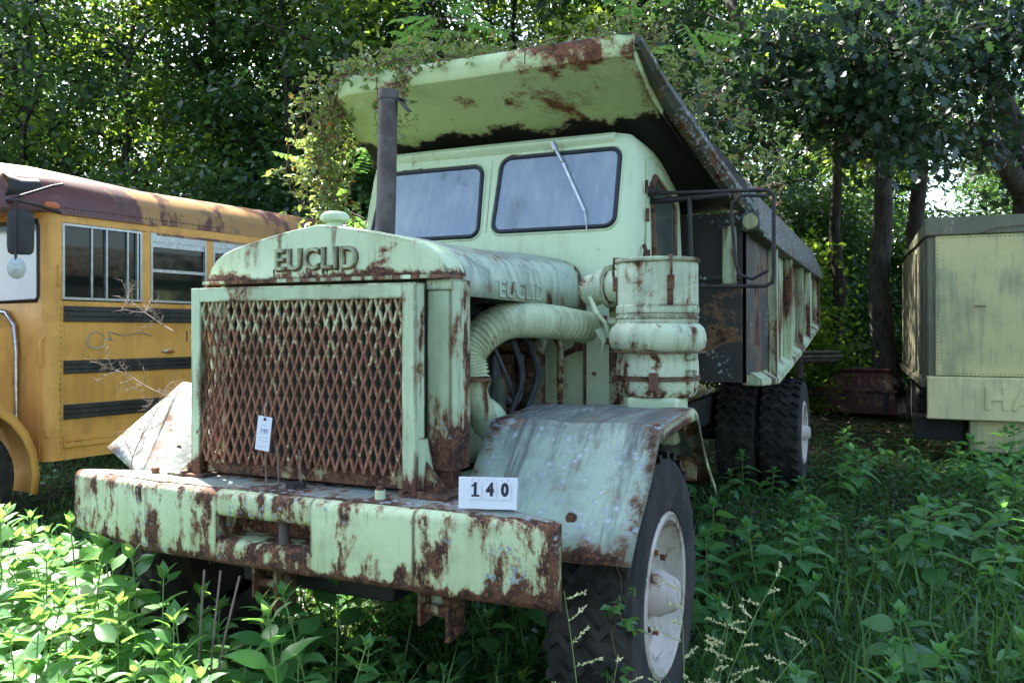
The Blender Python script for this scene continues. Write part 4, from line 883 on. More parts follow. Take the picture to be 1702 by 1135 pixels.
b = MB(); mm = Matrix.Rotation(R(90), 4, 'Y'); b.lathe([(.27, -.10), (.36, -.13), (.44, -.12), (.48, -.10), (.495, -.05), (.495, .05), (.48, .10), (.44, .12), (.36, .13), (.27, .10)], 40, m=mm, cap=False)
for q in (-.05, 0, .05): b.lathe([(.496, q-.014), (.502, q-.012), (.502, q+.012), (.496, q+.014)], 40, m=mm, cap=False)
b.build('tyre', M['tyre'], bw_, smooth=35)
b = MB(); b.lathe([(.28, .10), (.285, .12), (.265, .11), (.24, .06), (.18, .05), (.12, .07), (.0, .08)], 32, m=mm, cap=False); b.build('rim', M['white'], bw_, smooth=35)
# mirrors on arms at the front corner
b = MB(); b.tube([(-.30, -.13, 2.85), (-.1, -.40, 2.86), (.03, -.36, 2.90), (.06, -.1, 3.02), (.05, .0, 3.05)], .012, 8); b.tube([(-.45, -.13, 2.84), (-.25, -.42, 2.86), (.03, -.40, 2.86), (.06, -.2, 2.83), (.02, -.02, 2.80)], .016, 8); b.tube([(.03, -.40, 2.87), (.03, -.40, 2.25)], .012, 8)
ma = b.build('mirror_arm', M['mirror_steel'], bus, smooth=50)
b = MB(); lp = []
for z, q in ((2.40, .7), (2.42, .93), (2.47, 1), (2.70, 1), (2.75, .93), (2.78, .7)): lp.append([(.03+.105*q*math.cos(a_)*.68-.028*q*math.sin(a_)*.73, -.36+.105*q*math.cos(a_)*.73+.028*q*math.sin(a_)*.68, z) for a_ in [R(30*k) for k in range(12)]])
b.loft(lp); b.build('mirror', M['black'], ma, smooth=50)
b = MB(); b.lathe([(0, .012), (.04, .009), (.072, .0), (.072, -.008), (0, -.01)], 20, (.04, -.40, 2.28), Matrix.Rotation(R(48), 4, 'Z') @ Matrix.Rotation(R(90), 4, 'X') @ Matrix.Diagonal((1, 1.25, 1, 1))); b.build('round_mirror', M['alu'], ma, smooth=50)
b = MB(); b.tube([(-.16, -.30, 2.98), (-.16, -.12, 3.0)], [.10, .10], 16); b.tube([(-.16, -.42, 2.99), (-.16, -.30, 2.98)], [.115, .105], 16, cap=False); b.build('warning_lamp', M['black'], ma, smooth=40)

# ------------------------------------------------------------------ trailer on the right
tr = thing('box_trailer', 'pale yellow-green box trailer with raised letters on its bumper, at the right edge', 'trailer', (.45, 12.8, 0), R(2.0), local=True)
b = MB(); TW = 2.7; TLn = 7.0
b.span((.0, .05, .95), (TW, TLn, 3.22)); tb = b.build('body', M['trailer_edge'], tr, bevel=.03)
b = MB(); b.loft([[(-.03, .0, 3.05), (TW+.03, .0, 3.05), (TW+.03, -.03, 3.28), (TW, .1, 3.31), (0, .1, 3.31), (-.03, -.03, 3.28)], [(-.03, .06, 3.05), (TW+.03, .06, 3.05), (TW+.03, TLn, 3.28), (TW, TLn, 3.31), (0, TLn, 3.31), (-.03, TLn, 3.28)]]); b.span((-.035, -.03, 3.06), (TW, .05, 3.30)); b.build('roof_band', M['trailer_edge'], tb, bevel=.01)
for k, (x0, x1) in enumerate(((.10, 1.30), (1.31, 2.55))):
    b = MB(); b.span((x0, .0, 1.14), (x1, .048, 3.05)); dr = b.build('door', M['trailer'], tb, bevel=.006)
    if k == 0:
        b = MB(); b.box((.64, -.012, 2.10), (.14, .03, .035)); b.box((.64, -.03, 2.10), (.10, .012, .02)); b.build('handle', M['trailer'], dr, bevel=.003)
        for hz in (1.42, 2.16, 2.85): b = MB(); b.box((1.28, -.006, hz), (.05, .014, .09)); b.tube([(1.305, -.012, hz-.045), (1.305, -.012, hz+.045)], .01, 6); b.build('hinge', M['rust'], dr)
b = MB(); b.span((-.02, -.22, .56), (TW+.02, -.17, 1.13)); b.span((-.02, -.17, 1.10), (TW+.02, .0, 1.13)); b.span((-.02, -.17, .56), (TW+.02, .05, .59)); bb_ = b.build('bumper', M['trailer_bumper'], tr, bevel=.015)
HT = Matrix.Translation((1.28, -.222, .86)) @ FRONT
b = MB()
def stroke(p0, p1, wd=.06): b.bar((p0[0], -.226, p0[1]), (p1[0], -.226, p1[1]), wd, .03, up=(0, 1, 0))
stroke((.70, .71), (.70, 1.01)); stroke((.90, .71), (.90, 1.01)); stroke((.73, .86), (.87, .86), .055)
stroke((1.00, .71), (1.12, 1.01)); stroke((1.24, .71), (1.12, 1.01)); stroke((1.06, .80), (1.18, .80), .045)
b.build('lettering', M['trailer_bumper'], bb_, bevel=.002)
b = MB()
for k in range(24):
    for zz in (1.17, 3.02): b.lathe([(.008, 0), (.005, .006), (0, .007)], 6, (.13+.05*k, -.001, zz), Matrix.Rotation(R(90), 4, 'X'))
for k in range(36): b.lathe([(.008, 0), (.005, .006), (0, .007)], 6, (.125, -.001, 1.2+.05*k), Matrix.Rotation(R(90), 4, 'X'))
b.build('rivets', M['rust'], tb)
b = MB(); b.tube([(.62, -.05, 3.06), (.8, -.06, 3.13), (1.1, -.06, 3.15), (1.6, -.06, 3.19)], .008, 5); b.tube([(.8, -.06, 3.13), (.72, -.06, 3.0)], .005, 5); vtw = b.build('vine_twig', M['twig'], tb)
b = MB(); b.span((-.06, .2, .96), (.0, TLn-.1, 1.05)); b.span((-.025, .3, 1.1), (0, .36, 3.0)); b.span((-.04, .9, 1.1), (0, .98, 3.0)); b.span((-.025, 2.2, 1.1), (0, 2.26, 3.0)); b.build('side_post', M['trailer_edge'], tb, bevel=.006)
b = MB(); b.span((-.15, .05, .25), (.45, .6, .56)); b.span((.25, .6, .4), (2.4, TLn, .7)); b.build('undercarriage', M['dark'], tr, bevel=.01)
b = MB(); b.span((.5, -.1, .12), (2.4, .1, .56)); b.build('lower_skirt', M['trailer'], tr, bevel=.02)
for wy in (4.0, 5.2):
    b = MB(); b.lathe([(.2, -.12), (.42, -.12), (.45, -.08), (.45, .08), (.42, .12), (.2, .12)], 28, (.2, wy, .45), mm, cap=True); b.build('tyre', M['tyre'], tr, smooth=35)

# red implement and pipes in the background
def D(px_, d, z=0):
    u = (px_-851)/1380; return Vector((d*(-.4158+u*.9094), d*(.9094+u*.4158), z))
b = MB(); p0 = (2.05, 19.9)
ri = thing('farm_hopper', 'dull red metal hopper lying low on the ground before the trees', 'farm implement', (-.62, 19.0, 0), R(-12), local=True)
b = MB(); b.loft([[(-.85, -.5, .05), (.85, -.5, .05), (.85, .5, .05), (-.85, .5, .05)], [(-.80, -.5, .50), (.80, -.5, .50), (.80, .5, .50), (-.80, .5, .50)], [(-.35, -.25, .92), (.62, -.25, .92), (.62, .3, .92), (-.35, .3, .92)]]); hh = b.build('hopper', M['redpaint'], ri, bevel=.02)
b = MB(); b.span((-.9, -.56, .50), (.86, -.5, .56)); b.span((-.4, -.3, .92), (.66, .34, .97)); b.build('rim_edge', M['redpaint'], hh, bevel=.01)
b = MB(); b.span((-.7, -.52, .25), (-.62, -.5, .5)); b.build('leg', M['dark'], ri)
b = MB(); b.span((.6, -.52, .1), (.68, -.5, .5)); b.build('leg', M['dark'], ri)
pp = thing('steel_frame', 'grey pipe frame on legs beside the red hopper, behind the dump body', 'frame', (-1.6, 17.2, 0), R(10), local=True)
b = MB(); 
for k, (z, y) in enumerate(((1.22, 0), (1.30, .25), (1.12, .5))): b.tube([(-1.3, y, z), (.75, y+.1*k, z+.03)], .035, 8)
fr_ = b.build('rails', M['stack'], pp, smooth=50)
for x in (-1.1, .0):
    for y in (0, .5): b = MB(); b.tube([(x, y, 0), (x, y, 1.2)], .045, 6); b.build('leg', M['stack'], pp)

# ------------------------------------------------------------------ trees
LM = [(-1e9, 'left of the frame edge by the bus windshield'), (0, 'above the front corner of the bus roof'), (110, 'above the bus first side window'), (190, 'above the second bus window'), (270, 'above the third bus window'), (345, 'above the far end of the visible bus roof'), (425, 'above the radiator cap side of the bus roof'), (500, 'just left of the creeper curtain'), (580, 'behind the left corner of the canopy'), (700, 'behind the exhaust stack side of the canopy'), (790, 'behind the middle of the canopy lip'), (870, 'behind the seam in the canopy lip'), (950, 'behind the right half of the canopy lip'), (1030, 'behind the right corner of the canopy'), (1110, 'behind the canopy side beam'), (1190, 'above the front of the dump body rail'), (1260, 'above the middle of the dump body rail'), (1335, 'above the tail of the dump body'), (1410, 'between the thin dark trunk and the grey trunk'), (1490, 'just left of the trailer corner'), (1570, 'above the left end of the trailer roof'), (1645, 'above the trailer door handle'), (1700, 'above the right end of the trailer')]
def lm(px_): return [t for q, t in LM if px_ >= q][-1]
def row_(d, a, b_): return 'front-row' if d < a else ('middle-row' if d < b_ else 'far')
def tree_data(seed, H, cb, CR, ncl, lpc, ls, r0=.16, kind='rhomb', spread=.55, lean=(0, 0), up=.45):
    rn = random.Random(seed); rg = np.random.RandomState(seed)
    b = MB(); P = [Vector((0, 0, -.1))]; n = 9; x = y = 0
    for i in range(1, n+1):
        x += rn.uniform(-.12, .12)*H/8+lean[0]*H/n; y += rn.uniform(-.12, .12)*H/8+lean[1]*H/n; P.append(Vector((x, y, H*.93*i/n)))
    b.tube(P, [r0*(1-.9*i/n)*(1.25 if i == 0 else 1) for i in range(n+1)], 8)
    C = []
    def onp(t):
        q = t*n; i = min(n-1, int(q)); return P[i].lerp(P[i+1], q-i)
    nb = max(5, ncl//5)
    for k in range(nb):
        t = cb+(1-cb)*(k+rn.random())/nb; s0 = onp(min(.99, t)); az = rn.uniform(0, 2*math.pi)
        L = CR*(1-.55*((t-cb)/(1-cb))**1.5)*rn.uniform(.65, 1.15); el = rn.uniform(.0, up)+.5*t
        pts = [s0]; d = Vector((math.cos(az)*math.cos(el), math.sin(az)*math.cos(el), math.sin(el)))
        m = 5
        for j in range(m): d = (d+Vector((rn.uniform(-.3, .3), rn.uniform(-.3, .3), rn.uniform(-.18, .22)))).normalized(); pts.append(pts[-1]+d*L/m)
        rb = r0*(1-.85*t)*.5+.008; b.tube(pts, [rb*(1-.8*j/m) for j in range(m+1)], 5)
        for j in (2, 3, 4, 5, 5):
            c = pts[j]+Vector([rn.gauss(0, .25) for _ in range(3)]); C.append(c)
            if rn.random() < .7: b.tube([pts[j-1], (pts[j-1]+c)/2+Vector((0, 0, .05)), c], [.014, .01, .005], 4)
    C = np.array([tuple(c) for c in C])[:]; idx = rg.randint(0, len(C), ncl) if ncl < len(C) else np.arange(len(C))
    pos = []; 
    for i in idx:
        m = int(lpc*rg.uniform(.5, 1.5)); s_ = spread*rg.uniform(.6, 1.3); q = rg.normal(size=(m, 3))*np.array([s_, s_, s_*.55]); pos.append(C[i]+q)
    pos = np.concatenate(pos); N = len(pos); nr = unit(rg, N); nr[:, 2] = np.abs(nr[:, 2])+.5; nr /= np.linalg.norm(nr, axis=1, keepdims=True)
    dr = unit(rg, N); dr -= nr*np.sum(dr*nr, axis=1, keepdims=True); dr[:, 2] -= .25
    cr = leaf_cloud(pos, dr, nr, ls*rg.uniform(.6, 1.25, N), kind, seed)
    tb_ = bpy.data.meshes.new('trunk'); tb_.from_pydata([tuple(v) for v in b.V], [], b.F); tb_.polygons.foreach_set('use_smooth', [True]*len(tb_.polygons)); tb_.update()
    return tb_, cr
def tree(name, data, mats, loc, rz, sc, label, cat, group=None):
    t = thing(name, label, cat, loc, rz, group, local=True); t.scale = sc if isinstance(sc, tuple) else (sc,)*3
    for nm, me, mt in zip(('trunk', 'crown'), data, mats):
        o = bpy.data.objects.new(nm, me); col.objects.link(o); o.parent = t
        if not me.materials: me.materials.append(mt)
    return t
TA = tree_data(11, 11, .16, 3.0, 120, 105, .17, .14, spread=.42); TB = tree_data(12, 12, .22, 3.2, 120, 105, .16, .18, spread=.42); TC = tree_data(13, 9.5, .10, 2.7, 120, 100, .18, .10, spread=.42)
TD = tree_data(14, 11, .25, 3.0, 100, 75, .17, .13, spread=.42)
SA = tree_data(21, 3.6, .05, 2.0, 80, 130, .15, .05, spread=.45); SB = tree_data(22, 2.8, .04, 1.8, 70, 120, .16, .04, spread=.4)
TM2 = tree_data(15, 13, .35, 3.2, 90, 140, .18, .24)
rn = random.Random(77)
# left wood: (px, depth)
LW = [(-60, 17), (60, 15.5), (130, 19), (210, 16.5), (290, 20), (350, 17), (430, 18.5), (500, 15.5), (570, 19.5), (640, 17), (10, 22), (170, 24), (330, 25), (470, 25), (610, 24), (-160, 20)]
vs = [TA, TB, TC, TD]
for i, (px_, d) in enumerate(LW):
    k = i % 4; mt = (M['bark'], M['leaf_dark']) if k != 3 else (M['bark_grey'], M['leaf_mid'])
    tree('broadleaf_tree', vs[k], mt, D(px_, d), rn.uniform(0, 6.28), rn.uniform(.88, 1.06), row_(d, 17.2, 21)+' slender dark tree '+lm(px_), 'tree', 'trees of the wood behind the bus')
MW = [(720, 15), (800, 19), (880, 16.5), (960, 20), (1040, 17), (1120, 21), (760, 25), (920, 25), (1080, 26)]
for i, (px_, d) in enumerate(MW):
    k = (i*3+1) % 4; mt = (M['bark'], M['leaf_dark']) if k in (0, 1) else (M['bark_grey'], M['leaf_mid'])
    tree('broadleaf_tree', vs[k], mt, D(px_, d), rn.uniform(0, 6.28), rn.uniform(.9, 1.1), row_(d, 18, 22)+' leafy tree '+lm(px_), 'tree', 'trees of the wood behind the truck')
RW = [(1195, 25), (1265, 30), (1340, 27), (1420, 31), (1500, 26), (1680, 28), (1770, 24), (1380, 38), (1650, 37)]
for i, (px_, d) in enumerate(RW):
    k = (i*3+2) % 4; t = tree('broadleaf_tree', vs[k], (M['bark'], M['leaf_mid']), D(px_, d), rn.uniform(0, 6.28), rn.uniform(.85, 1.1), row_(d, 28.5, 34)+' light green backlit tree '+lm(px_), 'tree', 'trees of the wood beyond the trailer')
for i, (px_, d, s_, k) in enumerate([(30, 12.5, .9, 0), (150, 12.2, .8, 1), (270, 13, 1, 0), (390, 12.8, .9, 1), (500, 13.5, 1.0, 0), (590, 13.5, 1.0, 1), (1210, 21, 1.1, 0), (1270, 20, 1.2, 1), (1320, 22, 1.3, 0), (1370, 23, 1.3, 0), (1435, 25, 1.3, 1), (1500, 23.5, 1.2, 0), (1580, 26, 1.3, 1), (1660, 25, 1.2, 0), (1345, 18, .55, 1), (1720, 22, 1.2, 1)]):
    bk = i < 6
    tree('shrub', (SA, SB)[k], (M['bark'], M['leaf_dark'] if k == 0 else M['leaf_mid']), D(px_, d), rn.uniform(0, 6.28), s_, ('dark bushy shrub '+lm(px_)) if bk else (row_(d, 21.5, 24)+' bright bushy shrub '+lm(px_)), 'shrub', 'shrubs behind the bus' if bk else 'shrubs under the right-hand trees')
# big trunks at right
for px_, d, s_, mt, lab in ((1400, 19, .9, 'bark', 'thin dark trunk with high crown, nearest the dump body'), (1482, 17.5, 1.35, 'bark_grey', 'thick grey trunk standing between the thin trunk and the trailer'), (1545, 18.5, 1.25, 'bark', 'dark trunk rising just behind the trailer corner')):
    td = tree_data(int(px_), 13, .42, 3.4, 70, 120, .18, .20*s_, lean=(rn.uniform(-.02, .02), rn.uniform(-.02, .02)))
    tree('tall_tree', td, (M[mt], M['leaf_mid']), D(px_, d), 0, 1.0, lab, 'tree')
for i, (x, y) in enumerate(((9, -2), (5, -9), (-2, -12), (-9, -10), (13, 4), (11, -9))):  # trees added out of view for window reflections and less ambient light
    tree('broadleaf_tree', vs[i % 4], (M['bark'], M['leaf_dark']), Vector((x, y, 0)), i*1.1, .95, ['unseen tree added to be reflected in the bus windows', 'unseen added tree behind the camera on the right', 'unseen added tree straight behind the camera', 'unseen added tree behind the camera on the left', 'unseen added tree beside the trailer, outside the picture', 'unseen added tree farthest behind the camera'][i], 'tree')
# oak with long limbs over the clearing
def oak():
    rn = random.Random(5); rg = np.random.RandomState(5)
    base = D(1690, 15.2); t = thing('oak_tree', 'dark large-leaved oak behind the trailer, its limbs reaching left over the truck', 'tree', base, 0)
    b = MB(); C = []
    P0 = [D(1700, 15.2, -.1), D(1700, 15.2, 2.5), D(1712, 15.0, 4.2), D(1690, 14.8, 5.2), D(1640, 14.6, 6.4), D(1625, 14.2, 8.0), D(1600, 13.6, 10.0), D(1560, 13, 12)]
    b.tube(catmull(P0, 4), [.34-.0095*i for i in range(29)], 10)
    def limb(P, r0, r1, dens):
        P = [P[0]]+[q+Vector((rn.gauss(0, .12), rn.gauss(0, .12), rn.gauss(0, .16))) for q in P[1:]]; Q = catmull(P, 5); b.tube(Q, [r0+(r1-r0)*i/(len(Q)-1) for i in range(len(Q))], 7)
        for i, q in enumerate(Q):
            f = i/(len(Q)-1)
            for _ in range(dens):
                if rn.random() < .25+.75*f:
                    e = q+Vector((rn.gauss(0, .55), rn.gauss(0, .55), rn.gauss(.0, .42))); C.append(e); b.tube([q, (q+e)/2+Vector((0, 0, .06)), e], [.016, .01, .004], 4)
    limb([D(1710, 15.0, 4.1), D(1640, 14.2, 5.0), D(1560, 13.5, 5.25), D(1460, 13, 5.45), D(1330, 12.5, 5.35), D(1200, 12.2, 5.0)], .20, .035, 3)
    limb([D(1625, 14.4, 7.6), D(1500, 13, 7.0), D(1400, 12, 6.3), D(1300, 11.4, 5.4), D(1180, 11.2, 5.0)], .17, .04, 4)
    limb([D(1460, 13, 5.45), D(1420, 12.4, 4.9), D(1380, 12, 4.6)], .06, .02, 5)
    limb([D(1560, 13.5, 5.25), D(1530, 12.6, 4.9), D(1500, 12, 4.7), D(1460, 11.6, 4.6)], .06, .02, 5)
    limb([D(1640, 14.2, 5.1), D(1610, 13.2, 5.6), D(1570, 12.4, 5.9), D(1500, 11.6, 5.6), D(1430, 11, 5.3)], .08, .02, 6)
    limb([D(1620, 14.2, 7.0), D(1660, 13, 6.4), D(1690, 12.4, 6.0), D(1740, 12, 5.6)], .10, .02, 6)
    limb([D(1200, 12.6, 7.2), D(1250, 11.8, 6.2), D(1330, 11.5, 5.8)], .10, .03, 4)
    # the high crown, above the picture, that shades the right-hand side
    for k in range(9):
        a = rn.uniform(0, 6.28); st_ = P0[5+k % 3]; e = Vector((-3.2+rn.uniform(-3.8, 4.2), 9.0+rn.uniform(-4.0, 3.5), rn.uniform(7.6, 10.5)))
        if k == 0: e = Vector((-.5, 8.0, 8.2))
        limb([st_, st_.lerp(e, .5)+Vector((0, 0, .8)), e], .12, .03, 5)
    for e in (Vector((-5.9, 6.4, 8.4)), Vector((-6.6, 7.0, 8.6)), Vector((-5.2, 6.0, 8.0)), Vector((-6.0, 7.6, 8.8)), Vector((-4.6, 6.8, 8.2)), Vector((-5.5, 5.7, 7.8)), Vector((-6.3, 6.5, 8.0)), Vector((-5.6, 7.2, 8.6)), Vector((-6.9, 6.6, 8.9))):  # out-of-view limbs added to keep the sun off the right fender
        limb([P0[6], P0[6].lerp(e, .5)+Vector((0, 0, 1.2)), e+Vector((.6, .8, .2)), e], .12, .02, 6)
    pos = []
    for c in C:
        m = int(rg.uniform(8, 30)*(1.7 if c.z > 7.5 else 1)); pos.append(np.array(tuple(c))+rg.normal(size=(m, 3))*np.array([.27, .27, .15]))
    pos = np.concatenate(pos); N = len(pos); nr = unit(rg, N); nr[:, 2] = np.abs(nr[:, 2])+.3; dr = unit(rg, N); dr[:, 2] -= .4
    og = np.array(tuple(base)); me = leaf_cloud(pos-og, dr, nr, .175*rg.uniform(.6, 1.2, N), 'lobed', 5)
    b.build('trunk', M['bark_grey'], t, smooth=60); link('crown', me, t, M['leaf_oak'])
oak()
# far wood closing the view
rg = np.random.RandomState(8); pos = []
for k in range(230):
    px_ = rg.uniform(-500, 2200); d = rg.uniform(38, 55); z = abs(rg.normal())*4.0+rg.uniform(0, 5); c = np.array(tuple(D(px_, d, min(z, 13))))
    if (1190 < px_ < 1310 or 1540 < px_ < 1660) and z > 4: continue
    m = 60; pos.append(c+rg.normal(size=(m, 3))*np.array([1.5, 1.5, .9]))
pos = np.concatenate(pos); N = len(pos); nr = unit(rg, N); nr[:, 2] = abs(nr[:, 2])+.3
fw = link('far_wood', leaf_cloud(pos, unit(rg, N), nr, .42*rg.uniform(.5, 1.3, N), 'rhomb', 8), None, M['leaf_mid'])
tag(fw, 'distant mass of green woodland seen between the trunks', 'woodland', kind='stuff')

# ------------------------------------------------------------------ creepers on the truck
def creeper(label, paths, dens, size, spread, seed, pinn=False, mat='leaf_vine', sr=.006):
    rn = random.Random(seed); rg = np.random.RandomState(seed); base = Vector(paths[0][0])
    t = thing('creeper', label, 'climbing plant', base); b = MB(); pos = []; dr = []
    for P in paths:
        Q = catmull([Vector(p_) for p_ in P], 8); Q = [q+Vector([rn.gauss(0, .018) for _ in range(3)]) for q in Q]
        b.tube(Q, [sr*(1-.6*i/len(Q)) for i in range(len(Q))], 5)
        for q, q2 in zip(Q, Q[1:]):
            L = (q2-q).length
            for _ in range(np.random.RandomState(rn.randint(0, 10**6)).poisson(dens*L*(1 if pinn else 1.35))):
                c = q.lerp(q2, rn.random()); off = Vector([rn.gauss(0, spread) for _ in range(3)]); e = c+off
                if pinn:
                    dd = (off.normalized()+Vector((rn.gauss(0, .3), rn.gauss(0, .3), -.3))).normalized(); sd_ = dd.cross(Vector((0, 0, 1))).normalized(); L2 = rn.uniform(.22, .38)
                    b.tube([c, e, e+dd*L2], [.003, .003, .0015], 4)
                    for k in range(8):
                        for sg_ in (-1, 1):
                            pos.append(tuple(e+dd*L2*(k+1)/8)); v = sd_*sg_+dd*.35+Vector((0, 0, -.25)); dr.append(tuple(v))
                else:
                    for k in range(rn.choice((3, 3, 5))):
                        pos.append(tuple(e)); dr.append((rn.gauss(0, 1), rn.gauss(0, 1), rn.gauss(-.4, .7)))
    pos = np.array(pos)-np.array(tuple(base)); N = len(pos); nr = unit(rg, N); nr[:, 2] = abs(nr[:, 2])+.5
    if pinn: nr = np.tile([0, 0, 1.0], (N, 1))+rg.normal(size=(N, 3))*.25
    b.build('stem', M['vine_stem'], t, smooth=60); link('foliage', leaf_cloud(pos, dr, nr, size*(1 if pinn else .66)*rg.uniform(.6, 1.3, N), 'rhomb', seed), t, M[mat])
    return t
creeper('leafy creeper lying along the front lip of the truck canopy', [[(-3.35, 4.45, 3.42), (-3.0, 4.42, 3.45), (-2.6, 4.44, 3.43), (-2.2, 4.45, 3.45)], [(-3.3, 4.6, 3.45), (-2.9, 4.55, 3.5), (-2.4, 4.6, 3.47), (-1.7, 4.5, 3.46), (-1.35, 4.5, 3.44)], [(-3.2, 4.7, 3.45), (-2.5, 4.8, 3.5), (-1.6, 4.7, 3.45)], [(-3.3, 4.42, 3.43), (-3.1, 4.38, 3.36), (-2.8, 4.40, 3.44), (-2.5, 4.38, 3.38), (-2.2, 4.42, 3.44)], [(-3.3, 4.5, 3.5), (-2.8, 4.5, 3.56), (-2.3, 4.5, 3.52)]], 30, .07, .055, 31)
creeper('creeper strands hanging over the middle of the canopy lip', [[(-2.95, 4.40, 3.42), (-2.93, 4.37, 3.25), (-2.92, 4.38, 3.0)], [(-2.78, 4.40, 3.42), (-2.80, 4.36, 3.2), (-2.76, 4.37, 2.95)], [(-2.68, 4.40, 3.43), (-2.70, 4.36, 3.3), (-2.72, 4.37, 3.1), (-2.66, 4.4, 2.97)]], 15, .055, .025, 32, sr=.004)
hp_ = [[(-3.32+rn.uniform(-.1, .2), 4.5+rn.uniform(-.1, .5), 3.42), (-3.45+rn.uniform(-.15, .1), 4.5+rn.uniform(-.1, .4), 3.2), (-3.55+rn.uniform(-.2, .1), 4.6+rn.uniform(-.1, .3), 2.85), (-3.5+rn.uniform(-.3, .15), 4.65, 2.45+rn.uniform(-.15, .3))] for k in range(15)]
creeper('thick curtain of yellow-green creeper hanging from the left corner of the canopy', hp_, 24, .075, .07, 33, sr=.007)
creeper('spray of long pinnate leaves left of the canopy creeper curtain', [[(-3.5, 5.2, 2.2), (-3.75, 5.2, 2.7), (-3.9, 5.3, 3.2), (-3.8, 5.4, 3.7)], [(-3.7, 5.6, 2.2), (-4.0, 5.5, 2.6), (-4.1, 5.3, 3.0)], [(-3.6, 5.3, 3.0), (-3.5, 5.5, 3.8), (-3.3, 5.6, 4.2)]], 9, .085, .08, 34, pinn=True, mat='leaf_weed')
creeper('small clump of creeper on the right front corner of the canopy', [[(-1.5, 4.5, 3.42), (-1.38, 4.48, 3.50), (-1.28, 4.5, 3.46), (-1.2, 4.55, 3.32)], [(-1.35, 4.6, 3.42), (-1.22, 4.6, 3.45), (-1.15, 4.7, 3.25), (-1.12, 4.8, 3.15)], [(-1.4, 4.55, 3.45), (-1.35, 4.5, 3.58)]], 32, .06, .05, 35)
creeper('bright spray of creeper rising behind the beam on the right of the canopy', [[(-1.2, 5.3, 3.1), (-1.1, 5.5, 3.3), (-.95, 5.6, 3.25), (-.8, 5.7, 3.1)], [(-1.2, 5.5, 3.0), (-1.0, 5.8, 3.2), (-.8, 6.0, 3.1), (-.7, 6.0, 2.9)], [(-1.3, 5.2, 3.2), (-1.25, 5.3, 3.45), (-1.1, 5.5, 3.5), (-.9, 5.7, 3.4)], [(-1.1, 5.9, 2.9), (-.9, 6.2, 3.0), (-.75, 6.4, 2.8)]], 24, .07, .08, 36)
creeper('sunlit sumac fronds growing over the roof of the canopy', [[(-3.0, 5.6, 3.0), (-2.9, 5.5, 3.6), (-2.7, 5.3, 3.9)], [(-2.4, 5.9, 3.0), (-2.3, 5.7, 3.6), (-2.0, 5.6, 3.95)], [(-2.0, 6.1, 3.0), (-2.1, 5.8, 3.6), (-2.5, 5.6, 4.1)], [(-1.6, 6.0, 2.9), (-1.7, 5.8, 3.6), (-1.4, 5.6, 3.9)], [(-3.2, 5.6, 3.2), (-3.3, 5.4, 3.7), (-3.0, 5.3, 4.1)]], 9, .10, .10, 37, pinn=True, mat='leaf_weed')
creeper('dry creeper tangle on the top rail of the dump body', [[(-1.0, 6.6, 2.85), (-.95, 7.2, 2.95), (-.92, 7.8, 2.88)], [(-.95, 6.8, 2.82), (-.85, 7.3, 3.0), (-.95, 7.9, 2.86), (-.95, 8.8, 2.86)]], 6, .05, .04, 38, mat='litter')
# dead twigs by the left fender
b = MB(); rn = random.Random(9)
def twig(p, d, L, r, dep):
    Q = [Vector(p)]; d = Vector(d).normalized()
    for k in range(5): d = (d+Vector([rn.gauss(0, .16) for _ in range(3)])).normalized(); Q.append(Q[-1]+d*L/5)
    b.tube(Q, [r*(1-.13*k) for k in range(6)], 5)
    if dep:
        for k in range(1, 6):
            for _ in range(2): twig(Q[k], d+Vector([rn.gauss(0, .8) for _ in range(3)]), L*.35, r*.6, dep-1)
for p_, d_ in (((-3.2, 2.76, 1.09), (.2, .0, .8)), ((-3.0, 2.8, 1.45), (-.7, 0, .45)), ((-3.0, 2.82, 1.75), (-.8, 0, .2))): twig(p_, d_, .36, .003, 2)
dt = thing('dead_weed', 'dry leafless brown weed stems leaning on the left fender', 'dead plant', (-3.35, 2.72, 0)); b.build('stems', M['twig'], dt)
dt = thing('thorny_stem', 'bare thorny stems rising in front of the bumper', 'dead plant', (-2.5, 2.6, 0))
for x, y, zt_, ld in ((-2.62, 2.80, 1.30, .02), (-2.55, 2.82, 1.28, .0), (-2.42, 2.79, 1.27, -.06)): b = MB(); b.tube(catmull([Vector((x+ld*2, y-.25, -.05)), Vector((x+ld, y-.22, .4)), Vector((x, y-.17, .75))], 5), .005, 5); b.build('stem', M['twig'], dt)
for x, zt_ in ((-2.50, 1.32), (-2.43, 1.25), (-2.31, 1.24)): b = MB(); b.tube([(x+.01, 2.86, 1.07), (x-.005, 2.865, zt_)], .004, 5); b.build('stem', M['twig'], dt)

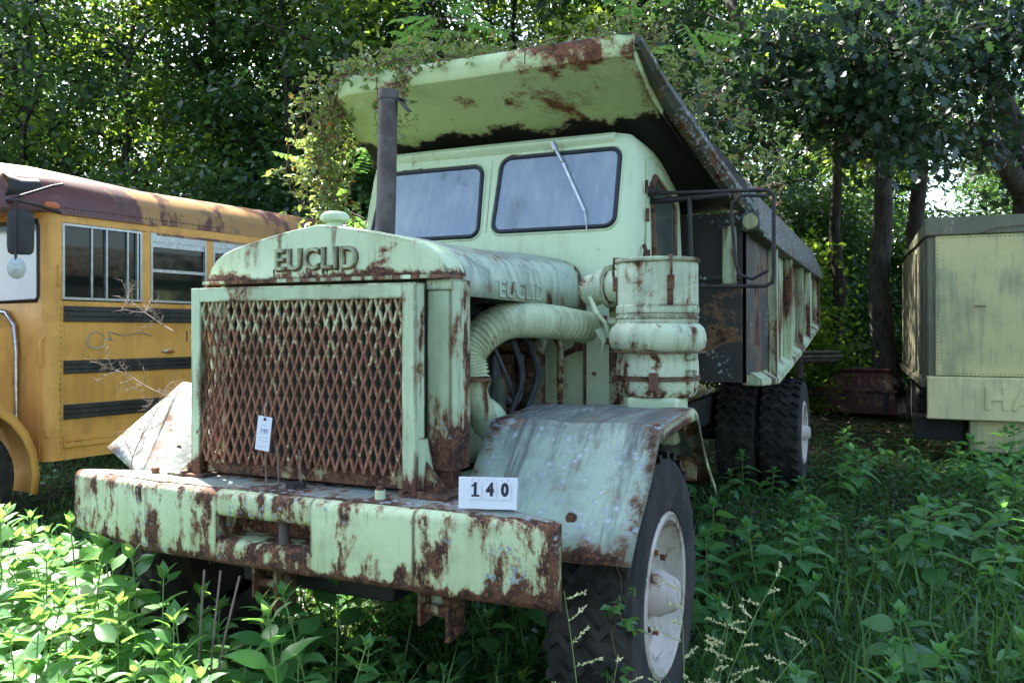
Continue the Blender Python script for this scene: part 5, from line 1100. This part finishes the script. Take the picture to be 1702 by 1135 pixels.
# ------------------------------------------------------------------ low vegetation
def weed_data(seed, H, ls, nn, mat):
    rn = random.Random(seed); rg = np.random.RandomState(seed); b = MB(); pos = []; dr = []; nr = []; sz = []
    lx, ly = rn.uniform(-.12, .12), rn.uniform(-.12, .12); P = [Vector((lx*H*t*t, ly*H*t*t, H*t)) for t in [i/6 for i in range(7)]]
    b.tube(P, [.006-.0005*i for i in range(7)], 6); az = rn.uniform(0, 3.14)
    for k in range(nn):
        t = .12+.84*(k/(nn-1))**.85; q = t*6; i = min(5, int(q)); p_ = P[i].lerp(P[i+1], q-i); az += R(90)+rn.uniform(-.3, .3)
        s_ = ls*(.8+.4*math.sin(t*math.pi))*(1-.45*max(0, t-.75)/.25)*rn.uniform(.8, 1.15)
        for sg_ in (0, math.pi):
            a = az+sg_+rn.uniform(-.25, .25); el = (rn.uniform(.05, .5) if seed < 60 else rn.uniform(-.45, .25))+(.6*max(0, t-.7)/.3); d = Vector((math.cos(a)*math.cos(el), math.sin(a)*math.cos(el), math.sin(el)))
            pe = p_+d*.03; b.tube([p_, pe], .0022, 4); pos.append(tuple(pe)); dr.append(tuple(d)); up = Vector((rn.gauss(0, .25), rn.gauss(0, .25), 1)); nr.append(tuple(up)); sz.append(s_)
    for a in (az, az+2, az+4): pos.append(tuple(P[-1])); dr.append((math.cos(a)*.4, math.sin(a)*.4, 1)); nr.append((-math.cos(a), -math.sin(a), .3)); sz.append(ls*.5)
    me = leaf_cloud(pos, dr, nr, sz, 'ovate' if seed < 60 else 'broad', seed); me.materials.append(mat)
    sm = bpy.data.meshes.new('stem'); sm.from_pydata([tuple(v) for v in b.V], [], b.F); sm.materials.append(M['stem']); sm.update()
    return sm, me
WL = [weed_data(50+i, (.74, .86, .62, .80, .55)[i], (.175, .165, .18, .15, .16)[i], (7, 8, 6, 8, 6)[i], M['leaf_weed']) for i in range(5)]
WR = [weed_data(60+i, (.46, .60, .34, .26, .40)[i], (.20, .21, .18, .16, .20)[i], (6, 7, 5, 5, 6)[i], M['leaf_weed_shade']) for i in range(5)]
def weed(data, x, y, rz, sc, label, group):
    t = thing('leafy_weed', label, 'plant', (x, y, gz(x, y)), rz, group, local=True); t.scale = (sc,)*3; t.rotation_euler = (rn.uniform(-.12, .12), rn.uniform(-.12, .12), rz)
    for nm, me in zip(('stem', 'foliage'), data): o = bpy.data.objects.new(nm, me); col.objects.link(o); o.parent = t
rn = random.Random(41); cnt = 0; placed = []
def intruck(x, y, m=.0): return (-3.75-m < x < -.85+m) and y > 2.95-m
while cnt < 84:
    px_ = rn.uniform(-60, 560); d = rn.uniform(2.55, 4.7)
    if px_ > 430 and d > 3.7: continue
    v = D(px_, d)
    if intruck(v.x, v.y) or any((v.x-a)**2+(v.y-c)**2 < .022 for a, c in placed): continue
    if px_ > 330 and rn.random() < .35: continue
    placed.append((v.x, v.y)); cnt += 1
    sc = rn.uniform(.72, 1.05)*(1.0 if d > 3 else .75)
    weed(rn.choice(WL), v.x, v.y, rn.uniform(0, 6.28), sc, ('tall ' if sc > .9 else 'low ')+'sunlit broad-leaved weed in front of the '+('bumper left end' if px_ > 60 else 'bus wheel') if px_ < 220 else ('tall ' if sc > .9 else 'low ')+'sunlit broad-leaved weed '+('below the bumper tow slot' if px_ > 360 else 'before the left front tyre'), 'sunlit weeds before the bumper')
for px_, d, s_ in ((640, 2.95, .62), (600, 3.2, .7), (540, 2.85, .66), (690, 3.4, .45), (740, 3.3, .5), (820, 3.6, .4), (560, 3.45, .5)):
    v = D(px_, d); weed(WL[int(px_) % 5], v.x, v.y, px_, s_, 'low weed in the shade under the middle of the bumper', 'weeds under the bumper'); placed.append((v.x, v.y))
cnt = 0
while cnt < 92:
    px_ = rn.uniform(1135, 1800); d = 3.4+8.2*rn.random()**1.3
    v = D(px_, d)
    if (v.x < -.72 and 2.9 < v.y < 4.7) or (v.x < -.6 and v.y > 8.9) or any((v.x-a)**2+(v.y-c)**2 < .05 for a, c in placed): continue
    if px_ < 1290 and d < 4.2: continue
    if d < 4.6 and rn.random() < .65: continue
    if math.sin(v.x*2.3+1)*math.cos(v.y*1.7) < -.35: continue
    placed.append((v.x, v.y)); cnt += 1
    weed(rn.choice(WR), v.x, v.y, rn.uniform(0, 6.28), rn.uniform(.55, 1.0), 'shaded broad-leaved weed '+('beside the right front wheel' if px_ < 1300 and d < 5.8 else 'beside the rear tyres' if px_ < 1400 and d >= 5.8 else 'in the right foreground' if d < 5.8 else 'in front of the trailer bumper' if px_ > 1520 else 'between the rear tyres and the trailer'), 'shaded weeds right of the truck')
# grass + low cover + litter
def scatter(N, seed, region, dens=None):
    rg = np.random.RandomState(seed); out = []
    while len(out) < N:
        px_ = rg.uniform(region[0], region[1]); d = region[2]*(region[3]/region[2])**rg.rand(); v = D(px_, d)
        if dens and rg.rand() > dens(v.x, v.y): continue
        out.append((v.x, v.y, gz(v.x, v.y)))
    return np.array(out), rg
def under(x, y): return .6 if (-3.6 < x < -1.0 and y > 3.0) else 1
pos, rg = scatter(52000, 1, (-200, 1900, 2.4, 14), lambda x, y: under(x, y)*(1 if y < 12 else .3)); N = len(pos)
dr = rg.normal(size=(N, 3))*np.array([.5, .5, .15])+np.array([0, 0, .75]); nr = unit(rg, N)
go = link('grass', leaf_cloud(pos, dr, nr, rg.uniform(.06, .24, N), 'blade', 1), None, M['grass']); tag(go, 'green grass covering the ground around the truck', 'grass', kind='stuff')
pos, rg = scatter(1600, 7, (-100, 1800, 2.6, 6.5), lambda x, y: under(x, y)*.9); N = len(pos)
dr = rg.normal(size=(N, 3))*np.array([.5, .5, .1])+np.array([0, 0, .9]); nr = unit(rg, N)
go = link('tall_grass', leaf_cloud(pos, dr, nr, rg.uniform(.25, .5, N), 'blade', 7), None, M['grass']); tag(go, 'longer arching grass blades between the weeds', 'grass', kind='stuff')
pos, rg = scatter(42000, 2, (-200, 1900, 2.4, 15), lambda x, y: under(x, y)*(.35+.65*(math.sin(x*1.3+2)*math.sin(y*.9) > -.3))); N = len(pos); pos[:, 2] += rg.uniform(.01, .15, N)
dr = rg.normal(size=(N, 3))*np.array([1, 1, .3]); nr = unit(rg, N); nr[:, 2] = abs(nr[:, 2])+.9
go = link('ground_cover', leaf_cloud(pos, dr, nr, rg.uniform(.03, .09, N), 'rhomb', 2), None, M['leaf_low']); tag(go, 'low small-leaved ground cover between the weeds', 'ground cover', kind='stuff')
pos, rg = scatter(9000, 4, (500, 1700, 6, 26)); N = len(pos); pos[:, 2] += rg.uniform(.0, .03, N); nr = unit(rg, N); nr[:, 2] = abs(nr[:, 2])+1.2
go = link('leaf_litter', leaf_cloud(pos, rg.normal(size=(N, 3))*np.array([1, 1, .2]), nr, rg.uniform(.05, .12, N), 'rhomb', 4), None, M['litter']); tag(go, 'dead leaves and twigs strewn under the trees', 'leaf litter', kind='stuff')
# flowering grass stalks in front of the right wheel
for k in range(26):  # weeds added beside the truck to cut the sun getting beneath it
    x, y = rn.uniform(-4.7, -3.85), rn.uniform(3.2, 9.5)
    weed(WR[k % 5], x, y, k*1.3, rn.uniform(.8, 1.3), 'added broad-leaved weed screening sun between the bus and the truck', 'added weeds between bus and truck')
for k in range(22):
    x, y = rn.uniform(-3.3, -1.3), rn.uniform(2.75, 4.6)
    weed(WR[k % 5], x, y, k*1.7, rn.uniform(.5, .75), 'low dark weed in the deep shade beneath the truck', 'weeds under the truck')
def seed_grass(base, stalks, label, seed):
    rn = random.Random(seed); t = thing('seeding_grass', label, 'grass plant', base); b = MB(); pos = []; dr = []; B = Vector(base)
    for (dx_, dy_, H, lx, ly, heads) in stalks:
        P = [B+Vector((dx_+lx*t*t, dy_+ly*t*t, H*t)) for t in [i/8 for i in range(9)]]; b.tube(P, [.0028*(1-.08*i) for i in range(9)], 5)
        for k in range(heads):
            t_ = .55+.42*k/max(1, heads-1); i = min(7, int(t_*8)); p_ = P[i].lerp(P[i+1], t_*8-i); a = rn.uniform(0, 6.28); L = rn.uniform(.07, .15)*(1.25-t_*.6); d = Vector((math.cos(a), math.sin(a), .45)).normalized(); b.tube([p_, p_+d*L], .0011, 4)
            for j in range(12):
                for _ in range(2): pos.append(tuple(p_+d*L*(j+1)/12)); dr.append(tuple(d+Vector([rn.gauss(0, .5) for _ in range(3)])))
    rg = np.random.RandomState(seed); N = len(pos); og = np.array(base)
    b.build('stalk', M['stem'], t); link('seed_head', leaf_cloud(np.array(pos)-og, dr, unit(rg, N), .012*rg.uniform(.7, 1.4, N), 'rhomb', seed), t, M['seed'])
v = D(1165, 2.9); seed_grass((v.x, v.y, 0), [(0, 0, .93, .26, .06, 9), (-.05, .0, .86, -.02, .0, 7), (.02, .05, .80, .08, .02, 6), (.06, 0, .7, .30, .1, 5), (-.03, .03, .75, .12, 0, 5)], 'tall pale seeding grass stalks in front of the right front wheel', 1)
v = D(975, 2.75); seed_grass((v.x, v.y, 0), [(0, 0, .88, -.08, .0, 6), (.05, 0, .70, .06, 0, 4)], 'thin seeding grass stalk before the bumper right end', 2)
# small climber by the front wheel
creeper('small three-leaved climber reaching up beside the right front wheel rim', [[(-.95, 3.02, .1), (-.93, 2.98, .5), (-.92, 2.96, .95)], [(-.93, 2.98, .6), (-.9, 2.97, .80)]], 7, .075, .03, 39, mat='leaf_weed', sr=.003)
